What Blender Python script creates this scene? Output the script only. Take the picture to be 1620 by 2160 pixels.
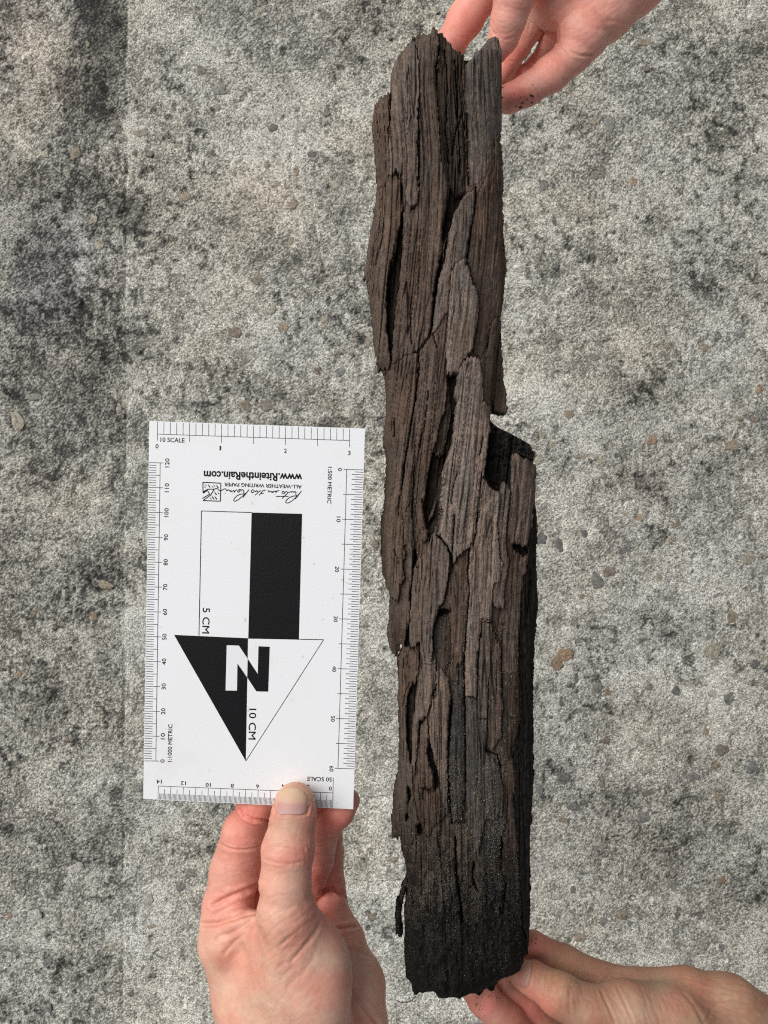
import bpy, math, random
import numpy as np

# ------------------------------------------------------------------ camera, sky, sun, exposure
scene = bpy.context.scene
for o in list(bpy.data.objects):
    bpy.data.objects.remove(o)
COL = scene.collection

CAM_H = 0.36            # metres from the lens to the card's plane (z = 0)
FRAME_W = 0.309         # metres seen across at z = 0
cam_data = bpy.data.cameras.new('camera')
cam = bpy.data.objects.new('camera', cam_data)
COL.objects.link(cam)
cam.location = (0, 0, CAM_H)
cam.rotation_euler = (0, 0, 0)
cam_data.sensor_fit = 'HORIZONTAL'
cam_data.sensor_width = 36.0
cam_data.lens = 36.0 * CAM_H / FRAME_W
cam_data.clip_start = 0.01
cam_data.clip_end = 200
scene.camera = cam

SUN_EL, SUN_AZ = math.radians(48), math.radians(-56)     # azimuth from the top of the frame, negative = towards its left
world = bpy.data.worlds.new('World'); scene.world = world
world.use_nodes = True
nt = world.node_tree; nt.nodes.clear()
sky = nt.nodes.new('ShaderNodeTexSky'); sky.sky_type = 'NISHITA'; sky.sun_disc = False
sky.sun_elevation = SUN_EL; sky.sun_rotation = SUN_AZ
sky.air_density = 1.0; sky.dust_density = 5.0; sky.ozone_density = 1.0
hs = nt.nodes.new('ShaderNodeHueSaturation'); hs.inputs['Saturation'].default_value = 0.28   # overcast: a grey-white sky
bg = nt.nodes.new('ShaderNodeBackground'); bg.inputs['Strength'].default_value = 0.06
wo = nt.nodes.new('ShaderNodeOutputWorld')
nt.links.new(sky.outputs[0], hs.inputs['Color']); nt.links.new(hs.outputs[0], bg.inputs[0]); nt.links.new(bg.outputs[0], wo.inputs[0])

sun_data = bpy.data.lights.new('sun', 'SUN'); sun_data.energy = 1.5; sun_data.angle = math.radians(55)
sun_data.color = (1.0, 0.978, 0.945)
sun = bpy.data.objects.new('sun', sun_data); COL.objects.link(sun)
sun.rotation_euler = (math.pi/2 - SUN_EL, 0, math.pi - SUN_AZ)

scene.view_settings.view_transform = 'Standard'
scene.view_settings.look = 'None'
scene.view_settings.gamma = 1.0
scene.view_settings.use_curve_mapping = False
scene.view_settings.exposure = 0.40
scene.render.engine = 'CYCLES'
scene.cycles.use_denoising = False
scene.cycles.filter_width = 1.15
scene.cycles.max_bounces = 6

# ------------------------------------------------------------------ helpers
MMPX = FRAME_W * 1000 / 1620.0          # millimetres per photograph pixel at z = 0
D = CAM_H * 1000
GROUND_Z = -450.0                       # mm

def P(px, py, h):
    """photograph pixel + height in mm -> world millimetres"""
    px = np.asarray(px, float); py = np.asarray(py, float); h = np.asarray(h, float)
    s = MMPX * (D - h) / D
    return np.stack(np.broadcast_arrays((px - 810) * s, (1080 - py) * s, h), -1)

def to_px(v):
    s = MMPX * (D - v[:, 2]) / D
    return v[:, 0] / s + 810, 1080 - v[:, 1] / s

def rmm(rpx, h):
    return rpx * MMPX * (D - h) / D

ZOOM = {'R1': (720, 0, 2.3143), 'R2': (720, 500, 3.375), 'R3': (740, 1050, 3.375), 'R4': (740, 1600, 3.375),
        'R5': (290, 870, 3.24), 'R6': (290, 1300, 3.24), 'R7': (380, 1600, 3.24), 'RB': (960, 1860, 2.4545),
        'RT': (880, 0, 3.0), 'LG': (420, 985, 7.364), 'GA': (1100, 600, 3.115), 'GB': (1120, 1150, 2.88),
        'GC': (0, 1100, 2.038), 'GD': (0, 0, 2.025), 'GE': (960, 1860, 2.4545), 'TN': (560, 1630, 7.364), 'TT': (960, 0, 5.4), 'PX': (0, 0, 1)}
def Z(tag, pts):
    ox, oy, s = ZOOM[tag]
    return [(ox + p[0]/s, oy + p[1]/s) for p in pts]
def ZZ(*segs):
    out = []
    for tag, pts in segs: out += Z(tag, pts)
    return out

def _hash(ix, iy, seed):
    h = (ix.astype(np.int64) * 374761393 + iy.astype(np.int64) * 668265263 + seed * 982451653) & 0xffffffff
    h = ((h ^ (h >> 13)) * 1274126177) & 0xffffffff
    h = (h ^ (h >> 16)) & 0xffffff
    return h / float(0xffffff)
def vnoise(x, y, seed=0):
    x = np.asarray(x, float); y = np.asarray(y, float)
    ix = np.floor(x); iy = np.floor(y); fx = x - ix; fy = y - iy
    fx = fx*fx*(3-2*fx); fy = fy*fy*(3-2*fy)
    a = _hash(ix, iy, seed); b = _hash(ix+1, iy, seed); c = _hash(ix, iy+1, seed); d = _hash(ix+1, iy+1, seed)
    return (a*(1-fx)+b*fx)*(1-fy) + (c*(1-fx)+d*fx)*fy
def fbm(x, y, seed=0, octv=4, gain=0.5):
    s = 0; a = 1; t = 0
    for i in range(octv):
        s = s + a*vnoise(x*2**i + 17.3*i, y*2**i + 9.1*i, seed+i*31); t += a; a *= gain
    return s/t
def smooth(a, b, x):
    t = np.clip((x-a)/(b-a), 0, 1); return t*t*(3-2*t)
def in_poly(px, py, poly):
    poly = np.asarray(poly); inside = np.zeros(px.shape, bool)
    x0, y0 = poly[-1]
    for x1, y1 in poly:
        if y0 != y1:
            c = ((y1 > py) != (y0 > py)) & (px < (x0-x1)*(py-y1)/(y0-y1)+x1)
            inside ^= c
        x0, y0 = x1, y1
    return inside
def seg_dist(px, py, line):
    d = np.full(px.shape, 1e9)
    for (x0, y0), (x1, y1) in zip(line[:-1], line[1:]):
        dx, dy = x1-x0, y1-y0; L = dx*dx+dy*dy+1e-9
        t = np.clip(((px-x0)*dx+(py-y0)*dy)/L, 0, 1)
        d = np.minimum(d, np.hypot(px-x0-t*dx, py-y0-t*dy))
    return d

def make_mesh(name, verts_mm, faces, smooth_shade=True, attrs=None):
    """verts in mm; faces an int array (n,3) or (n,4), or a list of index tuples"""
    me = bpy.data.meshes.new(name)
    v = np.asarray(verts_mm, np.float32) * 0.001
    if isinstance(faces, np.ndarray):
        n, k = faces.shape
        me.vertices.add(len(v)); me.vertices.foreach_set('co', v.ravel())
        me.loops.add(n*k); me.loops.foreach_set('vertex_index', faces.astype(np.int32).ravel())
        me.polygons.add(n)
        me.polygons.foreach_set('loop_start', (np.arange(n)*k).astype(np.int32))
        me.polygons.foreach_set('loop_total', np.full(n, k, np.int32))
        me.update(calc_edges=True); me.validate()
    else:
        me.from_pydata([tuple(map(float, p)) for p in v], [], faces); me.update()
    if smooth_shade:
        me.polygons.foreach_set('use_smooth', np.ones(len(me.polygons), bool))
    for k, a in (attrs or {}).items():
        a = np.asarray(a, np.float32)
        if a.ndim == 1:
            at = me.attributes.new(k, 'FLOAT', 'POINT'); at.data.foreach_set('value', a)
        else:
            if a.shape[1] == 3: a = np.concatenate([a, np.ones((len(a), 1), np.float32)], 1)
            at = me.attributes.new(k, 'FLOAT_COLOR', 'POINT'); at.data.foreach_set('color', a.ravel())
    return me
def add(name, me, mat, parent=None, **props):
    o = bpy.data.objects.new(name, me); COL.objects.link(o)
    if mat and me is not None and not me.materials: me.materials.append(mat)
    if parent: o.parent = parent
    for k, val in props.items(): o[k] = val
    return o
def empty(name, **props):
    o = bpy.data.objects.new(name, None); COL.objects.link(o); o.empty_display_size = 0.02
    for k, val in props.items(): o[k] = val
    return o

class Mat:
    """small node-graph helper"""
    def __init__(s, name, rough=0.7, spec=0.4):
        s.m = bpy.data.materials.new(name); s.m.use_nodes = True; s.t = s.m.node_tree
        s.b = s.t.nodes['Principled BSDF']
        s.b.inputs['Roughness'].default_value = rough
        s.b.inputs['Specular IOR Level'].default_value = spec
    def n(s, kind, **kw):
        nd = s.t.nodes.new('ShaderNode' + kind)
        for k, v in kw.items(): setattr(nd, k, v)
        return nd
    def l(s, a, b): s.t.links.new(a, b)
    def attr(s, name): return s.n('Attribute', attribute_name=name).outputs
    def coord(s): return s.n('TexCoord').outputs['Object']
    def noise(s, vec, scale, detail=4, rough=0.55, dist=0.0):
        t = s.n('TexNoise'); s.l(vec, t.inputs['Vector'])
        for k, v in (('Scale', scale), ('Detail', detail), ('Roughness', rough), ('Distortion', dist)): t.inputs[k].default_value = v
        return t.outputs['Fac']
    def ramp(s, fac, stops):
        r = s.n('ValToRGB'); s.l(fac, r.inputs[0]); e = r.color_ramp.elements
        while len(e) < len(stops): e.new(0.5)
        for el, (p, c) in zip(e, stops):
            el.position = p; el.color = (c, c, c, 1) if isinstance(c, (int, float)) else (*c, 1)
        return r.outputs[0]
    def mix(s, a, b, fac, mode='MIX'):
        x = s.n('Mix', data_type='RGBA', blend_type=mode)
        for sock, val in ((x.inputs[6], a), (x.inputs[7], b), (x.inputs[0], fac)):
            if hasattr(val, 'links') or hasattr(val, 'is_linked'): s.l(val, sock)
            elif isinstance(val, (int, float)): sock.default_value = val
            else: sock.default_value = (*val, 1)
        return x.outputs[2]
    def math(s, op, a, b=0.0):
        x = s.n('Math', operation=op)
        for i, val in enumerate((a, b)):
            if hasattr(val, 'is_linked'): s.l(val, x.inputs[i])
            else: x.inputs[i].default_value = val
        return x.outputs[0]
    def bump(s, height, strength, dist, prev=None):
        x = s.n('Bump'); x.inputs['Strength'].default_value = strength; x.inputs['Distance'].default_value = dist
        s.l(height, x.inputs['Height'])
        if prev is not None: s.l(prev, x.inputs['Normal'])
        return x.outputs[0]
    def base(s, col):
        if hasattr(col, 'is_linked'): s.l(col, s.b.inputs['Base Color'])
        else: s.b.inputs['Base Color'].default_value = (*col, 1)
    def normal(s, nrm): s.l(nrm, s.b.inputs['Normal'])
def stretch(M, vec, sx, sy, sz):
    mp = M.n('Mapping'); mp.inputs['Scale'].default_value = (sx, sy, sz); M.l(vec, mp.inputs['Vector']); return mp.outputs[0]

# ------------------------------------------------------------------ ground
def ground_material():
    M = Mat('weathered_concrete', 0.9, 0.2)
    co = M.coord(); c = M.attr('Col')['Color']
    g0 = M.noise(co, 1100, 2, 0.8); g1 = M.noise(co, 520, 2, 0.75)
    c = M.mix(c, M.ramp(g0, [(0.38, 0.25), (0.5, 1.0), (0.62, 1.55)]), 0.75, 'MULTIPLY')
    c = M.mix(c, M.ramp(g1, [(0.38, 0.35), (0.48, 1.0), (0.64, 1.30)]), 0.75, 'MULTIPLY')
    o = M.attr('outer')['Fac']                        # beyond the finely meshed part the nodes alone carry the speckle
    c = M.mix(c, M.ramp(M.noise(co, 300, 3, 0.8), [(0.36, 0.12), (0.5, 0.85), (0.66, 1.75)]), o, 'MULTIPLY')
    c = M.mix(c, M.ramp(M.noise(co, 75, 4, 0.7), [(0.36, 0.45), (0.5, 1.0), (0.66, 1.35)]), o, 'MULTIPLY')
    M.base(c)
    b = M.bump(g1, 0.3, 0.0007); b = M.bump(g0, 0.3, 0.0005, b)
    M.normal(b)
    return M.m

def build_ground():
    hw, hh, st = 372, 492, 1.35
    def axis(half):
        a = np.arange(-half, half+0.1, st)
        e = half + np.cumsum(np.concatenate([np.full(45, 11.0), np.geomspace(14, 1500, 14)]))
        return np.concatenate([-e[::-1], a, e])
    xs, ys = axis(hw), axis(hh)
    X, Y = np.meshgrid(xs, ys)
    s = MMPX * (D - GROUND_Z) / D
    px = X/s + 810; py = 1080 - Y/s
    h = 2.2*(fbm(X/40, Y/40, 1)-.5) + 0.9*(fbm(X/9, Y/9, 5, 3)-.5) + 0.35*(vnoise(X/3.4, Y/3.4, 9)-.5)
    fine = smooth(hw+6, hw-8, np.abs(X))*smooth(hh+6, hh-8, np.abs(Y))
    h *= fine
    # little pits
    pit = vnoise(X/7, Y/7, 77); h -= 2.2*smooth(0.80, 0.95, pit)*fine
    # scored line between the two pours
    jx = 268 - 8*(py/2160) + 5*(fbm(py/60, py*0, 3)-.5)
    jd = np.abs(px-jx)
    jm = smooth(0.33, 0.6, fbm(py/90+7, py*0+3, 12, 2))
    h -= 1.8*jm*np.exp(-(jd/2.3)**2)
    h += np.where(px < jx, -0.5, 0.0)
    holes = [('GC', 438, 298, 13, 7, 7), ('GB', 985, 1310, 9, 8, 6), ('GE', 1172, 172, 9, 9, 6), ('GE', 1575, 88, 5, 5, 4), ('GB', 1390, 980, 6, 6, 4),
             ('GB', 1420, 262, 9, 12, 4), ('GB', 660, 1600, 12, 4, 3), ('GB', 985, 1560, 34, 12, 3.0), ('GB', 1390, 2140, 6, 6, 4), ('GD', 668, 478, 10, 4, 3),
             ('GD', 520, 920, 9, 18, 3), ('GC', 425, 200, 5, 7, 3), ('R1', 1160, 625, 14, 7, 3), ('GA', 415, 1640, 10, 10, 2), ('GA', 255, 1700, 10, 18, 2.5), ('GB', 1280, 1315, 4, 4, 3)]
    wx = 5*(fbm(px/9, py/9, 41)-.5); wy = 5*(fbm(px/9, py/9, 42)-.5)
    for tag, zx, zy, rx, ry, dep in holes:
        cx, cy = Z(tag, [(zx, zy)])[0]
        h -= dep*np.exp(-(((px+wx-cx)/rx)**2 + ((py+wy-cy)/ry)**2)**2)
    for ln in (Z('GD', [(1345, 950), (1362, 1050), (1378, 1110), (1390, 1165)]), Z('GC', [(65, 400), (85, 470), (100, 540)]), Z('GD', [(600, 1510), (650, 1530), (690, 1545)]), Z('GE', [(950, 210), (965, 240), (980, 270)]), Z('GC', [(395, 500), (440, 545)])):
        m = (np.abs(px-ln[0][0]) < 80) & (np.abs(py-ln[0][1]) < 130)
        h[m] -= 2.6*np.exp(-(seg_dist(px[m]+.6*wx[m], py[m], ln)/2.2)**2)
    # organic stains, a darker lower-right area and scoured pale patches, as they lie on this slab (photograph pixels)
    stain_dark = np.zeros_like(X); pale = np.zeros_like(X)
    wob = 70*(fbm(px/70, py/70, 21)-.5); wob2 = 70*(fbm(px/70, py/70, 22)-.5)
    S = [(215, 60, 75, 130, 1.0), (190, 210, 70, 90, .60), (215, 20, 70, 60, .5), (100, 530, 80, 90, .42), (190, 440, 70, 70, .42), (150, 640, 90, 90, .40), (215, 780, 60, 120, .40),
         (400, 470, 100, 60, .25), (560, 560, 150, 60, .18), (110, 380, 90, 60, .22), (60, 1210, 150, 60, .32), (215, 1230, 60, 60, .42), (60, 1430, 60, 40, .3), (230, 1350, 40, 120, .3),
         (150, 1740, 160, 60, .30), (190, 1830, 80, 70, .35), (60, 1850, 60, 50, .22), (190, 1960, 80, 90, .30), (240, 2060, 60, 60, .22), (30, 1760, 60, 60, .28),
         (1400, 1790, 130, 90, .50), (1330, 1700, 160, 40, .25), (1560, 1860, 120, 80, .30), (1280, 1800, 140, 60, .22), (1430, 1690, 50, 25, .5), (1180, 980, 90, 40, .16), (1330, 960, 60, 40, .30), (1350, 860, 60, 60, .20),
         (1310, 1030, 60, 40, .30), (1500, 200, 140, 120, .25), (1300, 300, 120, 140, .26), (1120, 300, 60, 120, .22), (1160, 390, 60, 50, .22), (1600, 130, 60, 60, .4), (1450, 600, 150, 80, .10), (620, 880, 160, 40, .24),
         (770, 640, 70, 90, .14), (780, 850, 60, 60, .30), (790, 1520, 40, 40, .22), (1170, 1240, 60, 60, .1), (1560, 1200, 60, 40, .18), (330, 130, 40, 60, .1), (450, 60, 110, 50, .15), (730, 20, 60, 60, .15), (1240, 1440, 120, 60, .08)]
    for cx, cy, rx, ry, a in S:
        d = ((px+wob-cx)/rx)**2 + ((py+wob2-cy)/ry)**2
        stain_dark = np.maximum(stain_dark, a*np.exp(-d*0.8))
    stain_dark += np.where(px < jx, 1, 0)*(0.20 - 0.08*smooth(900, 1300, py) + 0.20*smooth(0.25, 0.6, fbm(px/120, py/120, 8)))
    # the dark pour stops at the scored line
    stain_dark = np.where((px > jx) & (px < jx+60) & (py < 330), stain_dark*0.25, stain_dark)
    Pp = [(160, 500, 25, 50, .8), (165, 560, 12, 40, 1.0), (205, 640, 10, 80, .9), (265, 650, 5, 45, 1.0), (268, 370, 4, 40, .8), (235, 665, 14, 6, .7), (50, 300, 40, 40, .5), (195, 60, 24, 14, .9), (110, 30, 30, 40, .4), (60, 110, 60, 80, .35),
          (450, 600, 120, 40, .35), (400, 80, 90, 60, .35), (560, 300, 180, 120, .22), (420, 700, 120, 50, .25), (350, 800, 50, 50, .3), (700, 760, 90, 70, .2),
          (1200, 1090, 60, 60, .75), (1330, 970, 30, 50, .6), (1300, 1060, 90, 40, .35), (1480, 880, 50, 50, .6), (1180, 1330, 90, 60, .5), (1420, 1230, 140, 70, .55), (1400, 1390, 160, 60, .55), (1560, 1010, 60, 40, .4), (1380, 1200, 60, 40, .5),
          (1250, 1580, 140, 60, .35), (1500, 1450, 90, 60, .5), (330, 1900, 40, 40, .4), (160, 1830, 20, 20, .5), (60, 1980, 120, 80, .35), (330, 2060, 100, 100, .40), (800, 1900, 60, 200, .38), (800, 1650, 40, 100, .3), (770, 1380, 60, 100, .25),
          (1300, 2040, 160, 60, .35), (1180, 1900, 60, 40, .4), (930, 2130, 90, 30, .7), (1520, 700, 100, 60, .25), (1150, 850, 80, 60, .30), (1075, 885, 22, 9, .9), (1470, 120, 60, 60, .25)]
    for cx, cy, rx, ry, a in Pp:
        d = ((px+wob*.5-cx)/rx)**2 + ((py+wob2*.5-cy)/ry)**2
        pale = np.maximum(pale, a*np.exp(-d))
    pale += 0.14*smooth(900, 1700, py)
    blotch = fbm(px/140, py/140, 55) - .5
    stain_dark += 0.30*np.clip(blotch, 0, 1); pale += 0.30*np.clip(-blotch, 0, 1)
    far = smooth(1500, 4000, np.hypot(px-810, py-1080))
    stain_dark *= (1-far); pale *= (1-far)
    rs = np.random.RandomState(11)
    g = 0.95*rs.rand(*X.shape) + 0.30*vnoise(X/1.9, Y/1.9, 301) + 0.25*vnoise(X/4.2, Y/4.2, 303) + 0.80*fbm(X/11, Y/11, 305, 3) + 0.75*fbm(X/38, Y/38, 306, 3)
    order = np.argsort(g.ravel()); un = np.empty(g.size); un[order] = np.linspace(0, 1, g.size); un = un.reshape(g.shape)
    un = un*fine + (1-fine)*np.clip(0.5 + 1.1*(fbm(X/42, Y/42, 306, 2)-.5) + 0.9*(fbm(X/150, Y/150, 308, 2)-.5), 0, 1)
    spots = fine*smooth(.60, .72, fbm(X/6.5+9, Y/6.5, 315, 2))*smooth(.45, .62, fbm(X/60, Y/60, 317, 2))
    val = 0.27 + 0.76*un - 0.50*stain_dark + 0.36*pale - 0.33*spots
    stops = [(-.35, (.024, .024, .023)), (0.0, (.043, .043, .040)), (.14, (.080, .079, .073)), (.30, (.153, .151, .138)), (.48, (.275, .270, .238)), (.66, (.405, .398, .357)), (.85, (.535, .530, .485)), (1.1, (.67, .665, .62)), (1.4, (.74, .74, .71))]
    col = np.stack([np.interp(val, [q[0] for q in stops], [q[1][j] for q in stops]) for j in range(3)], -1)
    tint = (fbm(px/150, py/150, 321, 3)-.5)[..., None]; col = col*(1 + tint*np.array([0.08, 0.0, -0.09]) + np.array([0.025, 0.006, -0.034]))
    blue = np.exp(-((px+wob-110)/110)**2-((py+wob2-590)/130)**2)[..., None]; col = col*(1 - blue*np.array([.10, .07, -.06]))
    rose = (np.exp(-((px+wob-60)/90)**2-((py+wob2-110)/130)**2) + .7*np.exp(-((px-560)/90)**2-((py-420)/70)**2))[..., None]; col = col*(1 + rose*np.array([.09, .0, -.04]))
    h += 0.22*(un-.5)*np.clip(1-far, 0, 1)
    warm = smooth(0.35, 0.7, fbm(px/220, py/220, 61)) * 0.8
    n, m = X.shape
    idx = np.arange(n*m).reshape(n, m)
    F = np.stack([idx[:-1, :-1], idx[:-1, 1:], idx[1:, 1:], idx[1:, :-1]], -1).reshape(-1, 4)
    V = np.stack([X, Y, GROUND_Z + h], -1).reshape(-1, 3)
    me = make_mesh('ground', V, F, True, {'Col': col.reshape(-1, 3), 'outer': (1-fine).ravel()})
    g = add('ground', me, ground_material(), kind='structure', label='rough weathered grey concrete slab with dark stains and embedded pebbles')
    def hz(qx, qy):
        return float(h[np.argmin(np.abs(ys-qy)), np.argmin(np.abs(xs-qx))])
    return g, hz

def pebble_mesh(seed):
    r = random.Random(seed); V = []; n = 9
    pol = [0.62 + 0.55*r.random() for _ in range(n)]
    for k in range(n):
        a = 2*math.pi*(k + 0.5*r.random())/n
        V.append((500*pol[k]*math.cos(a)*1.06, 500*pol[k]*math.sin(a)*1.06, -380))
    base = V[:]
    for q, (f, z) in enumerate(((1.0, 60), (0.84, 190))):
        for k in range(n): V.append((base[k][0]*f*(.97+.06*r.random()), base[k][1]*f*(.97+.06*r.random()), z + 60*r.random()))
    V.append((40*r.random(), 40*r.random(), 235))
    F = []
    for q in range(2):
        for k in range(n): F.append((q*n+k, q*n+(k+1) % n, (q+1)*n+(k+1) % n, (q+1)*n+k))
    for k in range(n): F.append((2*n+k, 2*n+(k+1) % n, 3*n))
    return make_mesh('pebble', V, F, True)

def build_pebbles(ground, hz):
    M = Mat('pebble_stone', 0.75, 0.35)
    oi = M.n('ObjectInfo'); co = M.coord()
    n1 = M.noise(co, 9, 4, 0.7)
    c = M.mix(oi.outputs['Color'], (0.05, 0.042, 0.035), M.ramp(n1, [(0.52, 0.0), (0.68, 0.75)]))
    gw = M.n('NewGeometry').outputs['Position']
    n2 = M.noise(gw, 520, 3, 0.8)
    c = M.mix(c, M.ramp(n2, [(0.36, 0.35), (0.5, 0.95), (0.66, 1.5)]), 0.85, 'MULTIPLY')
    c = M.mix(c, (0.06, 0.056, 0.048), M.ramp(M.noise(gw, 260, 3, 0.7), [(0.55, 0.0), (0.64, 0.75)]))
    M.base(c); M.normal(M.bump(n2, 0.5, 0.0008))
    variants = [pebble_mesh(s) for s in range(12)]
    for v in variants: v.materials.append(M.m)
    tan, cream, white = (0.40, 0.30, 0.18), (0.56, 0.50, 0.36), (0.66, 0.64, 0.58)
    org, brn, grey, blue, dark = (0.40, 0.22, 0.085), (0.23, 0.16, 0.095), (0.24, 0.235, 0.21), (0.155, 0.165, 0.185), (0.075, 0.075, 0.075)
    T = []
    def t(tag, rows):
        for x, y, w, hgt, col in rows:
            ox, oy, sc = ZOOM[tag]; T.append((ox+x/sc, oy+y/sc, w/sc, hgt/sc, col))
    t('GD', [(190, 658, 40, 40, cream), (318, 650, 60, 55, tan), (598, 566, 65, 34, cream), (1000, 1420, 75, 50, brn), (1055, 1430, 26, 22, brn), (1098, 1192, 50, 45, brn), (1432, 785, 44, 52, cream), (1052, 1735, 55, 60, brn),
             (1135, 1730, 66, 46, brn), (1392, 1732, 36, 36, cream), (1220, 1722, 20, 34, cream), (70, 1790, 60, 90, cream), (428, 1048, 44, 40, cream), (400, 935, 36, 50, cream), (1105, 48, 50, 28, cream), (860, 300, 40, 40, brn),
             (940, 385, 70, 50, grey), (1265, 735, 30, 44, tan), (1140, 712, 28, 28, tan), (1045, 812, 24, 24, cream), (790, 840, 44, 40, tan), (905, 690, 24, 18, cream), (1245, 1025, 36, 30, tan), (1165, 1325, 40, 36, cream),
             (1385, 1375, 36, 70, cream), (640, 655, 36, 26, grey), (1240, 1205, 30, 40, grey), (820, 545, 24, 16, white), (490, 1680, 18, 60, cream), (505, 1745, 26, 60, cream), (140, 1695, 70, 34, grey), (1210, 1400, 44, 40, tan),
             (1515, 1430, 34, 22, brn), (1570, 1465, 26, 40, tan), (1355, 1585, 34, 40, brn), (1450, 1590, 40, 50, grey), (1165, 545, 40, 40, dark), (1330, 660, 40, 30, dark), (350, 1075, 30, 30, dark), (355, 688, 26, 26, white), (1255, 870, 44, 40, tan), (165, 755, 22, 22, tan), (375, 190, 18, 24, tan), (150, 463, 20, 18, org)])
    t('GA', [(1285, 340, 66, 64, grey), (1440, 330, 70, 56, blue), (1205, 410, 66, 52, tan), (1305, 725, 90, 50, white), (1560, 690, 60, 80, org), (1385, 792, 52, 40, cream), (1520, 890, 34, 40, org), (725, 885, 46, 42, cream), (855, 1022, 74, 84, org),
             (395, 1140, 90, 60, tan), (530, 1158, 62, 60, cream), (652, 1200, 42, 72, cream), (135, 985, 46, 54, cream), (198, 1055, 46, 50, cream), (118, 1150, 60, 70, cream), (785, 1545, 56, 76, org), (503, 1710, 32, 54, brn), (130, 1670, 70, 84, dark),
             (250, 1705, 80, 90, dark), (418, 1640, 56, 60, dark), (668, 1750, 54, 50, blue), (1490, 1800, 88, 78, cream), (470, 475, 90, 46, grey), (310, 850, 60, 60, tan), (980, 1680, 46, 60, cream), (630, 1120, 54, 34, blue), (1095, 1050, 64, 40, cream),
             (1385, 1060, 90, 70, tan), (1440, 1180, 40, 60, cream), (1150, 1385, 90, 60, grey), (1000, 1580, 54, 34, tan), (980, 400, 56, 50, tan), (655, 525, 66, 50, blue), (155, 100, 46, 90, grey), (1495, 1550, 26, 100, tan), (1370, 1775, 18, 34, cream), (235, 1270, 36, 50, cream),
             (330, 1275, 34, 60, cream), (545, 1260, 40, 50, grey), (440, 1465, 22, 22, org), (1425, 885, 50, 36, tan), (1040, 600, 70, 40, grey), (155, 1445, 30, 44, cream), (1450, 550, 30, 70, white), (1340, 1755, 44, 40, grey)])
    t('GB', [(155, 720, 74, 110, org), (205, 665, 100, 90, org), (465, 890, 40, 56, org), (1320, 82, 78, 72, cream), (690, 375, 84, 56, white), (825, 325, 70, 34, grey), (1220, 435, 80, 74, tan), (1105, 640, 130, 96, cream), (285, 812, 70, 66, dark), (178, 962, 76, 74, dark),
             (725, 862, 48, 44, brn), (400, 862, 64, 64, grey), (460, 695, 30, 30, blue), (1200, 930, 80, 70, grey), (455, 1185, 66, 64, brn), (1162, 1238, 90, 70, brn), (1340, 1350, 80, 76, blue), (870, 1410, 80, 60, white), (262, 1582, 80, 54, dark), (705, 1505, 76, 44, brn),
             (682, 1650, 100, 70, grey), (1130, 1532, 64, 60, tan), (855, 2052, 44, 100, grey), (1155, 2035, 64, 56, org), (155, 2132, 64, 40, white), (255, 2092, 36, 40, brn), (1062, 1130, 38, 60, tan), (780, 195, 40, 60, cream), (470, 160, 80, 70, brn), (400, 215, 90, 110, grey),
             (120, 1045, 30, 26, dark), (190, 1415, 84, 70, dark), (465, 1325, 46, 34, blue), (1130, 1335, 46, 34, org), (985, 1400, 70, 50, grey), (430, 1450, 40, 44, brn), (310, 310, 50, 30, tan), (880, 885, 50, 60, dark), (570, 1045, 40, 26, cream), (1360, 720, 56, 60, dark), (1100, 900, 60, 44, white), (660, 1920, 70, 40, grey), (50, 1490, 50, 70, grey), (1410, 945, 34, 26, cream), (195, 1665, 60, 34, tan)])
    t('GC', [(150, 385, 20, 26, org), (403, 408, 24, 34, org), (80, 658, 34, 28, org), (330, 1488, 60, 46, white), (635, 1628, 58, 70, white), (150, 1692, 60, 44, white), (205, 1893, 34, 46, blue), (478, 1830, 28, 34, cream), (205, 2098, 40, 34, blue), (780, 1572, 44, 44, grey), (590, 1140, 50, 44, grey),
             (452, 272, 76, 40, tan), (130, 900, 24, 24, brn), (650, 1740, 40, 20, tan), (540, 1790, 30, 20, white), (120, 565, 22, 22, dark), (430, 590, 60, 36, grey), (820, 1510, 50, 40, grey), (285, 935, 22, 24, tan), (40, 1695, 20, 30, org), (480, 1940, 24, 50, white), (565, 2030, 30, 26, dark)])
    t('GE', [(530, 75, 52, 30, white), (610, 42, 28, 36, brn), (865, 172, 80, 44, tan), (765, 203, 46, 54, grey), (1240, 196, 38, 28, white), (645, 290, 60, 50, tan), (900, 362, 58, 22, white), (1240, 403, 44, 24, white), (1378, 340, 40, 52, grey), (1142, 258, 44, 40, grey), (1130, 20, 40, 50, grey), (905, 212, 34, 26, grey), (800, 412, 40, 26, white), (1375, 385, 50, 26, cream)])
    t('R1', [(1480, 205, 84, 34, tan), (1490, 330, 30, 44, brn), (1310, 605, 50, 84, grey), (1310, 690, 26, 22, org), (1425, 885, 30, 44, org), (1240, 862, 44, 40, brn), (1230, 590, 34, 40, tan), (985, 905, 60, 70, grey), (1040, 1080, 26, 60, dark), (1090, 820, 36, 26, cream)])
    t('R4', [(295, 725, 50, 60, cream), (322, 716, 30, 40, brn), (1465, 980, 66, 40, white), (1580, 925, 34, 40, brn), (205, 1435, 26, 40, cream), (1345, 215, 60, 60, grey), (1530, 135, 80, 80, dark), (1585, 345, 90, 50, blue), (155, 1130, 70, 60, brn)])
    t('R3', [(170, 320, 60, 60, tan), (1360, 290, 90, 110, dark), (1490, 340, 80, 110, dark)])
    rnd = random.Random(5); k = 0
    s = MMPX * (D - GROUND_Z) / D
    for i in range(0):                                              # further, greyer stones of the same mix
        T.append((rnd.uniform(0, 1620), rnd.uniform(0, 2160), rnd.uniform(8, 18), rnd.uniform(8, 16), rnd.choice([grey, grey, blue, tan, grey, brn])))
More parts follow.
